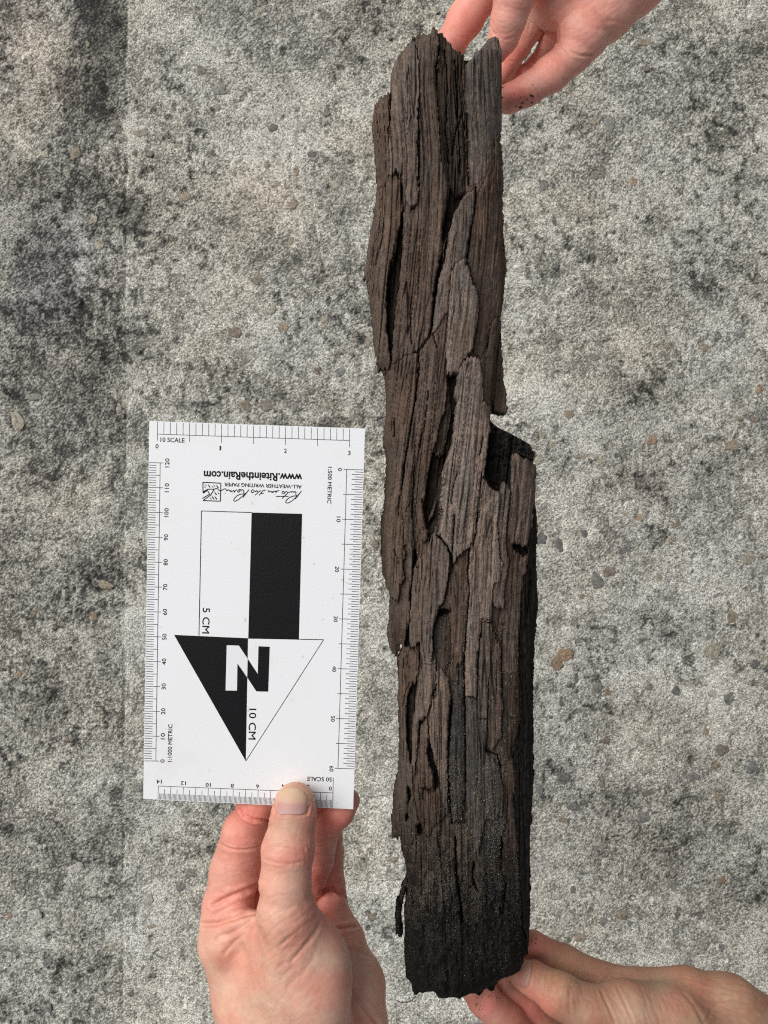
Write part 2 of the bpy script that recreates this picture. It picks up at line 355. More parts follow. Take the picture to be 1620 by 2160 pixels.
    for x, y, w, hgt, col in T:
        X, Y = (x-810)*s, (1080-y)*s
        o = bpy.data.objects.new('pebble', variants[rnd.randrange(12)]); COL.objects.link(o); o.parent = ground
        ang = rnd.choice([0, math.pi]) + rnd.uniform(-.3, .3)
        w *= 1.0; hgt *= 1.0
        zs = min(w, hgt)*s*0.22
        o.location = (X*.001, Y*.001, (GROUND_Z + hz(X, Y) + 0.25)*.001)
        o.rotation_euler = (rnd.uniform(-.06, .06), rnd.uniform(-.06, .06), ang)
        o.scale = (w*s*.001, hgt*s*.001, zs*.001)
        f = rnd.uniform(.78, 1.08)
        mxc = [0.52*q*f + 0.48*r for q, r in zip(col, (0.30, 0.292, 0.262))]
        o.color = (*mxc, 1)

ground, ground_h = build_ground()
build_pebbles(ground, ground_h)

# ------------------------------------------------------------------ the piece of old wood
SIL = ZZ(('PX', [(876, 2098), (867, 2080), (858, 2062), (855, 2020), (854, 1985), (854, 1926), (857, 1896), (861, 1843), (850, 1807), (848, 1778), (842, 1760), (838, 1760), (832, 1720),
         (832, 1665), (839, 1644), (842, 1600), (845, 1539), (841, 1512), (841, 1465), (842, 1423), (838, 1403), (846, 1380), (850, 1361), (836, 1340), (828, 1300), (824, 1257), (812, 1216), (808, 1169), (806, 1094),
         (811, 1050), (816, 974), (811, 938), (811, 900), (815, 856), (813, 817), (809, 784), (797, 767), (787, 707), (781, 642), (775, 596), (776, 547), (783, 488), (791, 432), (796, 389), (793, 346), (789, 294), (788, 255),
         (793, 225), (800, 212), (824, 196), (828, 151), (838, 125), (850, 106), (863, 96), (871, 84), (884, 76), (895, 74), (908, 75), (917, 66), (930, 78), (940, 92), (952, 104), (962, 112), (976, 118),
         (980, 147), (988, 138), (1019, 104), (1030, 90), (1044, 84), (1053, 96), (1056, 173), (1055, 277), (1056, 302), (1059, 346), (1058, 432), (1061, 514), (1062, 544), (1066, 562), (1062, 598), (1059, 633), (1056, 678), (1050, 737),
         (1046, 790), (1038, 850), (1034, 880), (1037, 896), (1070, 911), (1093, 923), (1119, 938), (1126, 956), (1124, 974), (1129, 990), (1130, 1033), (1128, 1060), (1131, 1074), (1133, 1109),
         (1131, 1183), (1133, 1228), (1134, 1287), (1128, 1346), (1125, 1435), (1125, 1613), (1125, 1659), (1121, 1713), (1124, 1730), (1119, 1742), (1118, 1778), (1118, 1896), (1117, 1964),
         (1113, 2015), (1104, 2027), (1096, 2047), (1087, 2053), (1072, 2059), (1056, 2062), (1044, 2083), (1024, 2086), (1013, 2095), (983, 2101), (971, 2107), (947, 2105), (925, 2105), (912, 2095), (900, 2094), (882, 2096)]))

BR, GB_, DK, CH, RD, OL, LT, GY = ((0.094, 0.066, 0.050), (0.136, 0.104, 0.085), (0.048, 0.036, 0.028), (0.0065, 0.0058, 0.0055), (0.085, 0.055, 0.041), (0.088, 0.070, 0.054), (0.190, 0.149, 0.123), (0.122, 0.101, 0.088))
# name, outline, offset in mm above the core, colour, tilt across (mm per 100 px), tilt along (mm per 1000 px), overhang?
PL = []
def pl(poly, off, col, tx=0.0, ty=0.0, solid=False, thick=7.0, rough=1.0):
    PL.append(dict(poly=poly, off=off, col=col, tx=tx, ty=ty, solid=solid, thick=thick, rough=rough))
# --- upper third
pl(ZZ(('R1', [(150, 590), (163, 520), (180, 488), (233, 455), (238, 560), (225, 640), (233, 760), (238, 850), (205, 930), (195, 900), (175, 920), (168, 800), (158, 680)])), 1.5, BR, 2)
pl(ZZ(('R1', [(242, 430), (245, 350), (270, 290), (328, 215), (350, 200), (372, 240), (376, 330), (381, 430), (372, 560), (376, 640), (366, 700), (376, 830), (379, 900), (371, 1000), (342, 1000), (316, 970), (300, 900), (285, 870), (275, 830), (240, 850), (230, 700), (241, 560)])), 3.6, GB_, 1.0, 2)
pl(ZZ(('R1', [(172, 920), (196, 950), (186, 1060), (170, 1160), (128, 1296)]), ('R2', [(228, 0), (212, 150), (192, 300), (187, 326), (155, 282), (178, 160), (203, 0)]), ('R1', [(120, 1290), (143, 1130), (163, 1000)])), 0.5, BR, 3, 0, True, 5)
pl(ZZ(('R1', [(207, 932), (240, 850), (290, 880), (300, 1000), (266, 1200), (246, 1296)]), ('R2', [(385, 0), (375, 120), (340, 230), (320, 400), (325, 650), (346, 880), (335, 930), (262, 955), (225, 700), (205, 480), (190, 325), (205, 290), (228, 130), (243, 0)]), ('R1', [(150, 1296), (180, 1160), (200, 1040)])), 2.0, BR, 2.5, 2, True, 6)
pl(ZZ(('R1', [(343, 187), (375, 163), (405, 157), (415, 177), (435, 160), (455, 131), (470, 155), (476, 260), (461, 400), (470, 520), (480, 700), (490, 800), (520, 900), (512, 1010), (490, 1100), (496, 1296)]),
      ('R2', [(742, 0), (704, 150), (672, 280), (655, 400), (648, 540), (634, 650), (560, 800), (500, 830), (440, 850), (356, 895), (374, 700), (392, 500), (414, 380), (433, 200), (445, 0)]),
      ('R1', [(303, 1296), (303, 1050), (370, 1008), (384, 900), (380, 640), (386, 430), (378, 240), (352, 200)])), 2.4, BR, 0, -1)
pl(ZZ(('R1', [(472, 155), (495, 163), (520, 205), (555, 245), (575, 256), (597, 258), (595, 400), (600, 560), (609, 700), (614, 850), (610, 940), (560, 960), (532, 900), (502, 800), (484, 650), (474, 500), (480, 350), (482, 250)])), -0.8, DK, -2.5, 0, rough=2.2)
pl(ZZ(('R1', [(599, 340), (611, 310), (690, 230), (715, 193), (745, 176), (767, 190), (783, 250), (782, 640), (757, 668), (745, 740), (710, 850), (670, 900), (622, 912), (612, 700), (603, 550), (597, 450)])), -1.2, GY, 1.5, 0, True, 8, 0.45)
pl(ZZ(('R2', [(868, 155), (890, 155), (905, 230), (935, 330), (962, 360), (977, 480), (967, 600), (950, 700), (935, 800), (880, 860), (850, 900), (830, 972), (755, 972), (750, 850), (755, 700), (768, 520), (778, 380), (785, 250), (820, 190)])), 4.6, LT, 0.5, -3, rough=0.7)
pl(ZZ(('R1', [(756, 668), (782, 700), (792, 800), (787, 1000), (797, 1190), (802, 1296)]), ('R2', [(1147, 0), (1162, 150), (1177, 210), (1162, 330), (1152, 450), (1142, 560), (1085, 578), (1058, 690), (1040, 780), (1000, 858), (960, 855), (938, 800), (955, 700), (975, 560), (978, 480), (963, 352), (938, 325), (922, 220), (897, 130), (917, 0)]),
      ('R1', [(618, 1296), (621, 1200), (640, 1080), (660, 980), (690, 900), (740, 780)])), 1.6, BR, 1.0, -2)
pl(ZZ(('R1', [(580, 990), (620, 940), (656, 920), (652, 1000), (632, 1100), (613, 1200), (608, 1296)]), ('R2', [(906, 0), (890, 150), (868, 158), (825, 195), (785, 230), (776, 300), (763, 500), (740, 560), (650, 688), (645, 668), (660, 560), (676, 430), (696, 290), (738, 180), (762, 0)]), ('R1', [(512, 1296), (518, 1180), (548, 1050)])), 2.6, GB_, 0, -1)
pl(ZZ(('R2', [(1087, 578), (1110, 575), (1105, 680), (1087, 800), (1077, 1000), (1062, 1150), (1057, 1200), (1010, 1180), (1005, 1000), (990, 900), (1000, 860), (1042, 780), (1062, 680)])), 2.6, BR, 1)
pl(ZZ(('R2', [(1112, 590), (1142, 598), (1137, 800), (1157, 1000), (1182, 1200), (1187, 1258), (1112, 1262), (1077, 1245), (1066, 1160), (1076, 1050), (1090, 850), (1103, 700)])), -1.0, BR, 2, 0, True, 6)
# --- middle: the long pale plate and its neighbours
pl(ZZ(('R2', [(880, 868), (930, 858), (990, 880), (1005, 1000), (1012, 1180), (1058, 1202), (1056, 1330), (1066, 1380), (1046, 1450), (1036, 1560), (1021, 1650), (1013, 1690), (990, 1890), (970, 2025)]),
      ('R3', [(905, 0), (890, 250), (870, 335), (842, 345), (765, 425), (728, 492), (722, 410), (662, 298), (608, 240), (642, 222), (657, 120), (640, 0)]),
      ('R2', [(715, 2025), (710, 1950), (705, 1870), (720, 1800), (725, 1710), (713, 1672), (745, 1640), (750, 1600), (780, 1550), (800, 1400), (810, 1260), (830, 1160), (805, 1130), (815, 1060), (830, 970), (850, 910)])), 4.4, LT, 0.5, -2, thick=9)
pl(ZZ(('R2', [(1130, 1822), (1150, 1738), (1203, 1778), (1198, 1850), (1192, 2025)]), ('R3', [(1132, 0), (1112, 150), (1102, 300), (1115, 400), (1130, 460), (1102, 600), (1092, 660), (1087, 800), (1020, 780), (1010, 720), (1020, 620), (1060, 600), (1077, 540), (1082, 460), (1062, 420), (1043, 200), (1060, 0)]), ('R2', [(1124, 2025)])), 2.6, GB_, 1)
pl(ZZ(('R2', [(1002, 1695), (1030, 1750), (1060, 1790), (1110, 1812), (1128, 1822), (1120, 2025)]), ('R3', [(1057, 0), (1041, 200), (1060, 424), (1079, 470), (1073, 540), (1058, 600), (1018, 618), (1008, 700), (1000, 800), (1003, 868), (936, 868), (926, 900), (916, 1000), (902, 1250), (900, 1420), (820, 1422), (817, 1170), (833, 900), (853, 600), (840, 560), (854, 360), (874, 335), (894, 255), (910, 0)]), ('R2', [(976, 2025), (992, 1850)])), 3.6, LT, 0.0, -2)
pl(ZZ(('R2', [(1215, 1540), (1270, 1545), (1345, 1590), (1390, 1640), (1390, 1680), (1382, 1850), (1362, 2025)]), ('R3', [(1305, 0), (1292, 150), (1262, 300), (1252, 345), (1150, 320), (1118, 290), (1122, 150), (1140, 0)]), ('R2', [(1202, 2025), (1208, 1800), (1215, 1650)])), 1.8, GB_, 1.5, 0, thick=10)
pl(ZZ(('R3', [(1160, 372), (1238, 424), (1262, 402), (1252, 520), (1232, 560), (1212, 700), (1206, 900), (1192, 940), (1197, 1100), (1192, 1250), (1077, 1250), (1073, 1050), (1088, 950), (1093, 700), (1098, 610), (1128, 500), (1150, 405)])), 1.4, BR, 1)
pl(ZZ(('R3', [(932, 880), (942, 872), (1005, 900), (1000, 1100), (990, 1250), (975, 1350), (970, 1570), (910, 1572), (906, 1400), (921, 1100)])), 3.4, OL, 0, -2, rough=.6)
pl(ZZ(('R3', [(1012, 880), (1050, 1000), (1070, 1100), (1070, 1300), (1080, 1500), (1070, 1700), (1000, 1805), (970, 1755), (976, 1570), (981, 1350), (1002, 1150)])), 2.2, RD, 0.5)
# --- left of the middle
pl(ZZ(('R2', [(350, 900), (440, 850), (500, 830), (553, 830), (548, 950), (533, 1050), (518, 1180), (496, 1290), (476, 1450), (446, 1600), (428, 1750), (408, 1900), (398, 2025)]), ('R3', [(362, 0), (366, 150), (376, 330), (392, 400), (366, 470), (380, 570), (352, 620), (336, 722), (310, 742), (275, 692), (246, 600), (225, 572), (213, 400), (213, 150), (240, 0)]),
      ('R2', [(285, 2025), (303, 1870), (323, 1600), (298, 1480), (298, 1350), (318, 1200), (313, 1070), (328, 1000)])), 1.6, BR, 1.5, 0)
pl(ZZ(('R2', [(560, 830), (640, 692), (740, 562), (763, 520), (753, 700), (748, 950), (750, 1100), (733, 1250), (700, 1302), (678, 1450), (648, 1522), (628, 1650), (598, 1780), (583, 1900), (578, 2025)]), ('R3', [(515, 0), (500, 0), (520, 120), (540, 220), (546, 290), (520, 322), (490, 222), (468, 130), (448, 0)]), ('R2', [(410, 2025), (432, 1780), (458, 1600), (488, 1450), (508, 1290), (529, 1180), (544, 1050), (559, 950)])), 2.0, BR, -0.5)
pl(ZZ(('R2', [(757, 985), (782, 1100), (790, 1200), (760, 1350), (740, 1480), (720, 1558), (662, 1520), (680, 1400), (702, 1312), (737, 1250), (752, 1100)])), -1.8, OL, 0)
pl(ZZ(('R2', [(720, 1562), (738, 1600), (712, 1670), (720, 1800), (700, 1900), (690, 2025)]), ('R3', [(640, 0), (640, 60), (612, 200), (590, 262), (556, 322), (554, 240), (588, 120), (612, 0)]), ('R2', [(612, 2025), (640, 1900), (680, 1800), (700, 1650)])), -2.6, DK, 0)
pl(ZZ(('R3', [(366, 0), (440, 0), (430, 120), (440, 250), (456, 340), (482, 505), (460, 482), (440, 420), (410, 362), (382, 330), (372, 200)])), 1.8, BR, 0)
pl(ZZ(('R3', [(275, 694), (308, 744), (338, 730), (352, 640), (382, 572), (420, 602), (430, 700), (425, 850), (390, 960), (355, 1050), (337, 1137), (320, 1132), (283, 1082), (256, 980), (273, 820)])), -0.4, BR, 2, 0, True, 6)
pl(ZZ(('R3', [(532, 400), (560, 322), (600, 250), (640, 292), (690, 352), (702, 450), (690, 600), (660, 720), (632, 780), (612, 840), (590, 900), (582, 1050), (576, 1192), (520, 1182), (496, 1100), (494, 1030), (430, 1062), (414, 980), (430, 800), (442, 600), (452, 500), (482, 432)])), 3.6, GB_, 0.5, -3, rough=.8)
pl(ZZ(('R3', [(700, 602), (727, 502), (762, 426), (838, 352), (828, 560), (842, 640), (828, 850), (812, 1050), (798, 1160), (770, 1182), (745, 1212), (715, 1150), (720, 1000), (715, 822), (640, 780), (672, 720), (694, 622)])), 1.8, BR, 0)
pl(ZZ(('R3', [(612, 852), (700, 822), (715, 1000), (715, 1180), (680, 1252), (640, 1222), (600, 1132), (586, 1060), (592, 922)])), 0.0, DK, 0)
pl(ZZ(('R3', [(347, 1130), (400, 1062), (430, 1072), (488, 1102), (488, 1200), (460, 1310), (410, 1312), (380, 1400), (350, 1562), (338, 1560), (338, 1400), (343, 1260), (323, 1190)])), 1.0, BR, 2)
pl(ZZ(('R3', [(492, 1232), (520, 1194), (600, 1150), (610, 1250), (590, 1350), (570, 1450), (540, 1562), (490, 1602), (470, 1800), (450, 2000)]), ('R4', [(445, 80), (430, 0)]), ('R3', [(437, 1900), (440, 1800), (442, 1600), (462, 1500), (482, 1322)])), 2.2, GB_, 0)
pl(ZZ(('R3', [(612, 1242), (640, 1232), (690, 1280), (714, 1400), (700, 1550), (688, 1750), (688, 2025)]), ('R4', [(690, 200), (690, 380), (660, 330), (640, 200), (625, 50)]), ('R3', [(620, 1900), (570, 1750), (560, 1602), (580, 1450), (602, 1350)])), 2.4, GB_, 0)
pl(ZZ(('R3', [(345, 1652), (360, 1500), (398, 1422), (393, 1550), (398, 1750), (428, 1900)]), ('R4', [(430, 0), (440, 80), (440, 250), (470, 400), (500, 540), (470, 552), (430, 600), (400, 700), (372, 650), (365, 582), (345, 540), (330, 582), (293, 562), (293, 450), (308, 220), (333, 150)])), 0.6, OL, 2, 0, True, 6, 1.4)
pl(ZZ(('R3', [(500, 1622), (543, 1572), (558, 1700), (540, 1800), (560, 1900)]), ('R4', [(570, 60), (592, 200), (512, 216), (500, 300), (480, 150), (470, 0)]), ('R3', [(478, 1850)])), 1.4, BR, 0)
pl(ZZ(('R4', [(520, 232), (590, 242), (640, 210), (662, 340), (690, 390), (600, 480), (540, 562), (520, 400)])), 1.2, BR, 0)
pl(ZZ(('R3', [(722, 1482), (740, 1252), (790, 1182), (808, 1202), (812, 1420), (816, 1600), (818, 2025)]), ('R4', [(820, 200), (790, 430), (720, 460), (700, 250)]), ('R3', [(692, 2025), (697, 1800)])), 1.6, (0.040, 0.036, 0.034), 0)
pl(ZZ(('R3', [(822, 1432), (903, 1432), (908, 1576), (963, 1580), (963, 1752), (958, 1802), (1000, 1852), (1050, 1920)]), ('R4', [(1050, 60), (1085, 200), (1080, 420), (960, 440), (900, 700), (830, 430), (824, 200)]), ('R3', [(822, 1700)])), 2.0, (0.062, 0.055, 0.051), 0)
pl(ZZ(('R3', [(1077, 1252), (1192, 1252), (1215, 1400), (1202, 1600), (1130, 1850), (1082, 1900), (1062, 1850), (1077, 1700), (1087, 1500)])), 1.2, DK, 1)
pl(ZZ(('R4', [(965, 445), (1082, 425), (1108, 250), (1112, 440), (1072, 560), (1062, 800), (1100, 860), (1072, 1000), (1052, 1150), (992, 1000), (972, 850), (942, 700), (948, 560)])), 1.4, (0.050, 0.047, 0.046), 0, rough=.5)
pl(ZZ(('R4', [(410, 815), (352, 960), (320, 1050), (316, 1130), (323, 1250), (345, 1272), (378, 1256), (362, 1200), (358, 1100), (384, 980), (402, 900)])), -0.5, DK, 2, 0, True, 5)

DEEP = [ZZ(('R1', [(301, 1000), (302, 1296)]), ('R2', [(440, 0), (432, 150), (408, 380), (387, 520), (372, 700), (353, 888), (325, 650), (320, 400), (340, 230), (375, 120), (385, 0)]), ('R1', [(248, 1296), (270, 1200)])),
        ZZ(('R1', [(560, 962), (605, 945), (548, 1050), (517, 1180), (510, 1296)]), ('R2', [(758, 0), (735, 150), (696, 290), (676, 430), (660, 560), (642, 690), (634, 655), (650, 540), (657, 400), (675, 280), (706, 150), (744, 0)]), ('R1', [(497, 1296), (493, 1110), (515, 1010), (530, 910)])),
        ZZ(('R2', [(757, 978), (828, 972), (803, 1130), (826, 1160), (806, 1300), (795, 1450), (745, 1602), (712, 1672), (690, 1750), (650, 1900), (612, 2025)]), ('R3', [(590, 130), (556, 235), (542, 215), (520, 110), (515, 0)]), ('R2', [(583, 1950), (606, 1750), (648, 1530), (690, 1560), (720, 1560), (740, 1480), (785, 1250)])),
        ZZ(('R2', [(1068, 1335), (1180, 1382), (1260, 1424), (1352, 1474), (1368, 1540), (1362, 1595), (1270, 1545), (1215, 1542), (1206, 1790), (1150, 1738), (1130, 1815), (1060, 1785), (1020, 1700), (1022, 1650), (1036, 1560), (1048, 1450)])),
        ZZ(('R3', [(1150, 322), (1252, 346), (1266, 390), (1238, 424), (1160, 370)])),
        ZZ(('R3', [(1305, 66), (1296, 200), (1268, 320), (1256, 520), (1234, 562), (1216, 700), (1210, 900), (1198, 1000), (1196, 1250), (1217, 1400), (1206, 1600), (1150, 1850), (1180, 2025)]), ('R4', [(1160, 300), (1210, 900), (1230, 1300), (1262, 1380), (1272, 1230), (1275, 600), (1296, 200)]), ('R3', [(1296, 1900), (1298, 1300), (1308, 1000), (1328, 800), (1322, 500), (1322, 100)])),
        ZZ(('R3', [(640, 782), (715, 795), (705, 822), (612, 850), (590, 920), (584, 1060), (576, 1000), (590, 902), (612, 842)])),
        ZZ(('R3', [(428, 850), (416, 980), (430, 1062), (400, 1060), (380, 1060), (392, 960)])),
        ZZ(('R3', [(400, 1422), (436, 1318), (472, 1318), (458, 1500), (440, 1600), (436, 1900), (428, 1890), (400, 1750), (395, 1560)])),
        ZZ(('R3', [(722, 1420), (726, 1500), (702, 1800), (694, 1990), (688, 1750), (702, 1550)])),
        ZZ(('R3', [(562, 1702), (592, 1850), (622, 1960), (630, 2025)]), ('R4', [(640, 190), (600, 240), (585, 100)]), ('R3', [(560, 1890), (544, 1800)])),
        ZZ(('R3', [(490, 1600), (540, 1564), (530, 1590), (500, 1620), (484, 1720), (476, 1760)])),
        ZZ(('R3', [(440, 560), (446, 420), (456, 345), (482, 432), (450, 505), (440, 600), (424, 840), (418, 700)])),
        ZZ(('R4', [(405, 200), (430, 230), (425, 300), (408, 330)])), ZZ(('R4', [(385, 400), (410, 395), (415, 440), (395, 450)])), ZZ(('R4', [(465, 480), (500, 460), (525, 540), (480, 545)]))]
CRK = [(Z('R3', [(907, 0), (892, 252), (872, 340)]), 1.1), (Z('R3', [(850, 360), (836, 560), (848, 640), (832, 860), (816, 1050), (803, 1170), (814, 1420), (818, 2025)]), 1.6), (Z('R3', [(740, 130), (730, 300), (721, 410)]), 1.1), (Z('R3', [(630, 278), (690, 350), (721, 410), (727, 500)]), 1.6),
       (Z('R2', [(556, 850), (541, 1050), (522, 1180), (480, 1450), (450, 1650), (430, 1800)]), 1.4), (Z('R2', [(500, 430), (495, 620), (500, 760)]), 1.0), (Z('R2', [(1000, 1680), (972, 2025)]), 1.2), (Z('R2', [(826, 1690), (795, 1790), (785, 1900)]), 1.0), (Z('R1', [(381, 640), (381, 780), (374, 910)]), 1.6),
       (Z('R1', [(656, 918), (652, 1000), (622, 1200), (612, 1296)]), 1.3), (Z('R1', [(241, 430), (237, 590)]), 1.5), (Z('R1', [(477, 240), (463, 330), (466, 420)]), 2.0), (Z('R1', [(612, 560), (617, 900)]), 1.2), (Z('R4', [(508, 213), (600, 237)]), 1.6), (Z('R4', [(690, 60), (702, 250), (720, 460)]), 1.8),
       (Z('R3', [(927, 1000), (935, 868), (1005, 872), (1046, 1030)]), 1.0), (Z('R2', [(520, 1640), (510, 1800), (505, 2000)]), 1.0), (Z('R2', [(620, 1100), (600, 1300), (560, 1500)]), .8), (Z('R1', [(290, 850), (300, 1000)]), 1.3), (Z('R3', [(1085, 900), (1075, 1100), (1078, 1400)]), 1.2), (Z('R3', [(905, 1100), (903, 1420)]), .9),
       (Z('R4', [(745, 560), (752, 800), (780, 1000), (795, 1160)]), 3.0), (Z('R4', [(880, 740), (868, 850), (905, 950)]), 2.4), (Z('R4', [(1075, 560), (1072, 800), (1105, 900), (1080, 1100)]), 1.6), (Z('R4', [(770, 460), (830, 450)]), 1.2), (Z('R3', [(310, 370), (330, 420), (340, 470)]), 0.8), (Z('R3', [(490, 1030), (492, 1150)]), 1.2), (Z('R2', [(1055, 700), (1040, 800)]), .8), (Z('R2', [(915, 30), (893, 140)]), 1.1), (Z('R2', [(650, 690), (690, 800)]), .6), (Z('R2', [(1010, 1430), (985, 1550)]), 1.3),
       (Z('R3', [(610, 1330), (590, 1430), (612, 1400)]), 1.4), (Z('R3', [(960, 1800), (1040, 1830), (1070, 1920)]), 2.2), (Z('R2', [(380, 1300), (375, 1420)]), 1.2), (Z('R1', [(590, 560), (560, 640), (540, 760)]), .9), (Z('R1', [(505, 250), (520, 420), (510, 640), (525, 800)]), 1.4), (Z('R1', [(555, 300), (565, 500), (575, 700), (580, 850)]), 1.2)]

LOG_RIM = -10.0
STEP = 1.35
def build_wood():
    x0, x1, y0, y1 = 756, 1146, 44, 2118
    xs = np.arange(x0, x1, STEP); ys = np.arange(y0, y1, STEP)
    GX, GY2 = np.meshgrid(xs, ys)                        # grid corners, photograph pixels
    cx = GX[:-1, :-1] + STEP/2; cy = GY2[:-1, :-1] + STEP/2
    # grain runs along the stick, leaning a little
    def grain(x, y):
        return x - np.interp(y, [40, 180, 330, 480, 620, 800, 1150, 1400, 1700, 2120], [900, 902, 912, 908, 896, 878, 838, 830, 836, 840])
    # silhouette edges per row -> rounded cross-section
    Sp = np.array(SIL); yrow = ys
    inside = in_poly(GX, GY2, SIL)
    xl = np.where(inside.any(1), np.where(inside, GX, 1e9).min(1), np.nan); xr = np.where(inside.any(1), np.where(inside, GX, -1e9).max(1), np.nan)
    ok = ~np.isnan(xl); xl = np.interp(ys, ys[ok], xl[ok]); xr = np.interp(ys, ys[ok], xr[ok])
    ker = np.ones(31)/31
    pad = lambda a: np.concatenate([np.full(15, a[0]), a, np.full(15, a[-1])])
    xls, xrs = np.convolve(pad(xl), ker, 'valid'), np.convolve(pad(xr), ker, 'valid')
    def profile(x, y):
        l = np.interp(y, ys, xls); r = np.interp(y, ys, xrs)
        s = np.clip((2*(x-l)/(r-l+1e-6) - 1), -1, 1)
        e = 12.5*(1 - np.abs(s)**2.6)**0.55
        ends = smooth(50, 130, y)*0.35+0.65
        low = 1 - 0.10*smooth(2040, 2110, y)**2
        return e*ends*low
    u = grain(GX, GY2)
    fib = 0.9*(fbm(u/9, GY2/260, 3, 3)-.5) + 0.6*(fbm(u/3.6, GY2/150, 7, 2)-.5) + 0.26*(vnoise(u/1.9, GY2/70, 15)-.5)
    rid = np.abs(vnoise(u/5.5, GY2/260, 23)*2-1); fib -= 0.75*smooth(0.16, 0.0, rid)
    rid2 = np.abs(fbm(u/15, GY2/420, 24, 2)*2-1); gate = smooth(.42, .6, fbm(u/30, GY2/170, 26, 2)); fib -= 1.9*gate*smooth(0.075, 0.0, rid2)
    rid3 = np.abs(fbm(u/9+40, GY2/300, 27, 2)*2-1); gate3 = smooth(.45, .6, fbm(u/22+9, GY2/120, 28, 2)); fib -= 1.2*gate3*smooth(0.07, 0.0, rid3)
    flake = smooth(.50, .56, fbm(u/16, GY2/110, 29, 3)) * 0.55
    tear = 0.35*(fbm(GX/5, GY2/14, 37, 3)-.5)
    crumb = 0.9*(fbm(GX/3.6, GY2/4.4, 91, 3)-.5)*smooth(1500, 1850, GY2) + 1.6*(fbm(GX/7, GY2/9, 96, 2)-.5)*smooth(1780, 1960, GY2) + 1.8*(fbm(GX/13, GY2/22, 92, 3)-.5)*smooth(1700, 2000, GY2)
    micro = 0.16*(vnoise(GX/1.6, GY2/1.6, 63)-.5)
    prof = profile(GX, GY2)
    lowf = 1 - 0.62*smooth(1700, 1980, GY2 + 160*(fbm(GX/50, GY2/80, 95)-.5))
    # cells -> plates, with fibrous jagged outlines
    uc = grain(cx, cy)
    jx = 3.2*(vnoise(cx/14, cy/10, 101)-.5) + 2.2*(vnoise(cx/5, cy/5, 102)-.5)
    jy = 10*(vnoise(uc/4.0, cy/160, 103)-.5) + 5*(vnoise(uc/1.9, cy/90, 104)-.5)
    wx, wy = cx+jx, cy+jy
    own = np.full(cx.shape, -1, int)
    deep = np.zeros(cx.shape, bool)
    for poly in DEEP: deep |= in_poly(cx+jx*.7, cy+jy*.5, poly)
    for line, w in CRK:
        wob = 2.4*(vnoise(cx/9, cy/9, 131)-.5)
        tl = np.array(line)
        m = (cx > tl[:, 0].min()-8) & (cx < tl[:, 0].max()+8) & (cy > tl[:, 1].min()-8) & (cy < tl[:, 1].max()+8)
        if m.any():
            d = seg_dist(cx[m]+wob[m], cy[m], line)
            deep[m] |= d < 0.8*w*(0.5+0.8*vnoise(cx[m]/20, cy[m]/30, 7))
    for i, p in enumerate(PL):
        a = np.array(p['poly']); bb = (cx > a[:, 0].min()-20) & (cx < a[:, 0].max()+20) & (cy > a[:, 1].min()-25) & (cy < a[:, 1].max()+25) & (own < 0) & ~deep
        k = np.zeros(cx.shape, bool); k[bb] = in_poly((cx+jx*min(1, p['rough']))[bb], (cy+jy*min(1, p['rough']**1.5))[bb], p['poly']); own[k] = i
    body = (own < 0) & ~deep & in_poly(cx+jx*1.0+6*(fbm(cx/16, cy/16, 140, 3)-.5), cy+jy*.10+15*(fbm(cx/26, cy/26, 141, 3)-.5)*smooth(1990, 2050, cy), SIL)
    own[body] = len(PL)
    plates = PL + [dict(poly=None, off=0.2, col=BR, tx=0, ty=0, solid=False, thick=8, rough=1.1)]
    root = empty('old_wood_piece', label='long dark brown splintered piece of old waterlogged wood held above the concrete', category='wood')
    root.location = tuple(P(960, 1080, LOG_RIM - 18)*.001)
    off0 = P(960, 1080, LOG_RIM - 18)
    M = wood_material()
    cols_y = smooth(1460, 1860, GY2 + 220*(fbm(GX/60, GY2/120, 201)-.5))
    char_shade = cols_y*0.60 + 0.39*smooth(1720, 1930, GY2+120*(fbm(GX/40, GY2/60, 202)-.5))
    char_shade = np.maximum(char_shade, 0.85*smooth(1075, 1125, GX+24*(fbm(GX/20, GY2/50, 203)-.5))*smooth(1300, 1640, GY2))  # right side darkened further: its shade goes into the wood colour
    tone = 0.62 + 0.76*fbm(u/10, GY2/170, 301, 4)
    streak = 0.82 + 0.36*vnoise(u/2.2, GY2/120, 305)
    warmth = fbm(u/26, GY2/120, 309, 3)
    H, W = GX.shape
    # wear only where a plate borders a gap or the outline
    cur = own >= 0; gdist = np.zeros(cur.shape)
    for k in range(7):
        gdist += cur
        cur = cur & np.roll(cur, 1, 0) & np.roll(cur, -1, 0) & np.roll(cur, 1, 1) & np.roll(cur, -1, 1)
    gd_pad = np.pad(gdist, 1, mode='edge')
    gdv = np.minimum(np.minimum(gd_pad[:-1, :-1], gd_pad[1:, :-1]), np.minimum(gd_pad[:-1, 1:], gd_pad[1:, 1:]))
    rsx = np.random.RandomState(8); sandpatch = (rsx.rand(*GX.shape) < (0.26*smooth(.36, .62, fbm(GX/22, GY2/46, 206, 3)) + 0.55*smooth(.38, .58, fbm(GX/9, GY2/24, 207, 3))*np.clip(np.exp(-((GX-985)/55)**2-((GY2-1690)/150)**2) + .9*np.exp(-((GX-912)/48)**2-((GY2-1880)/110)**2), 0, 1)))*smooth(1480, 1720, GY2)*rsx.uniform(.2, 1, GX.shape)*(1-.75*smooth(1860, 2000, GY2))
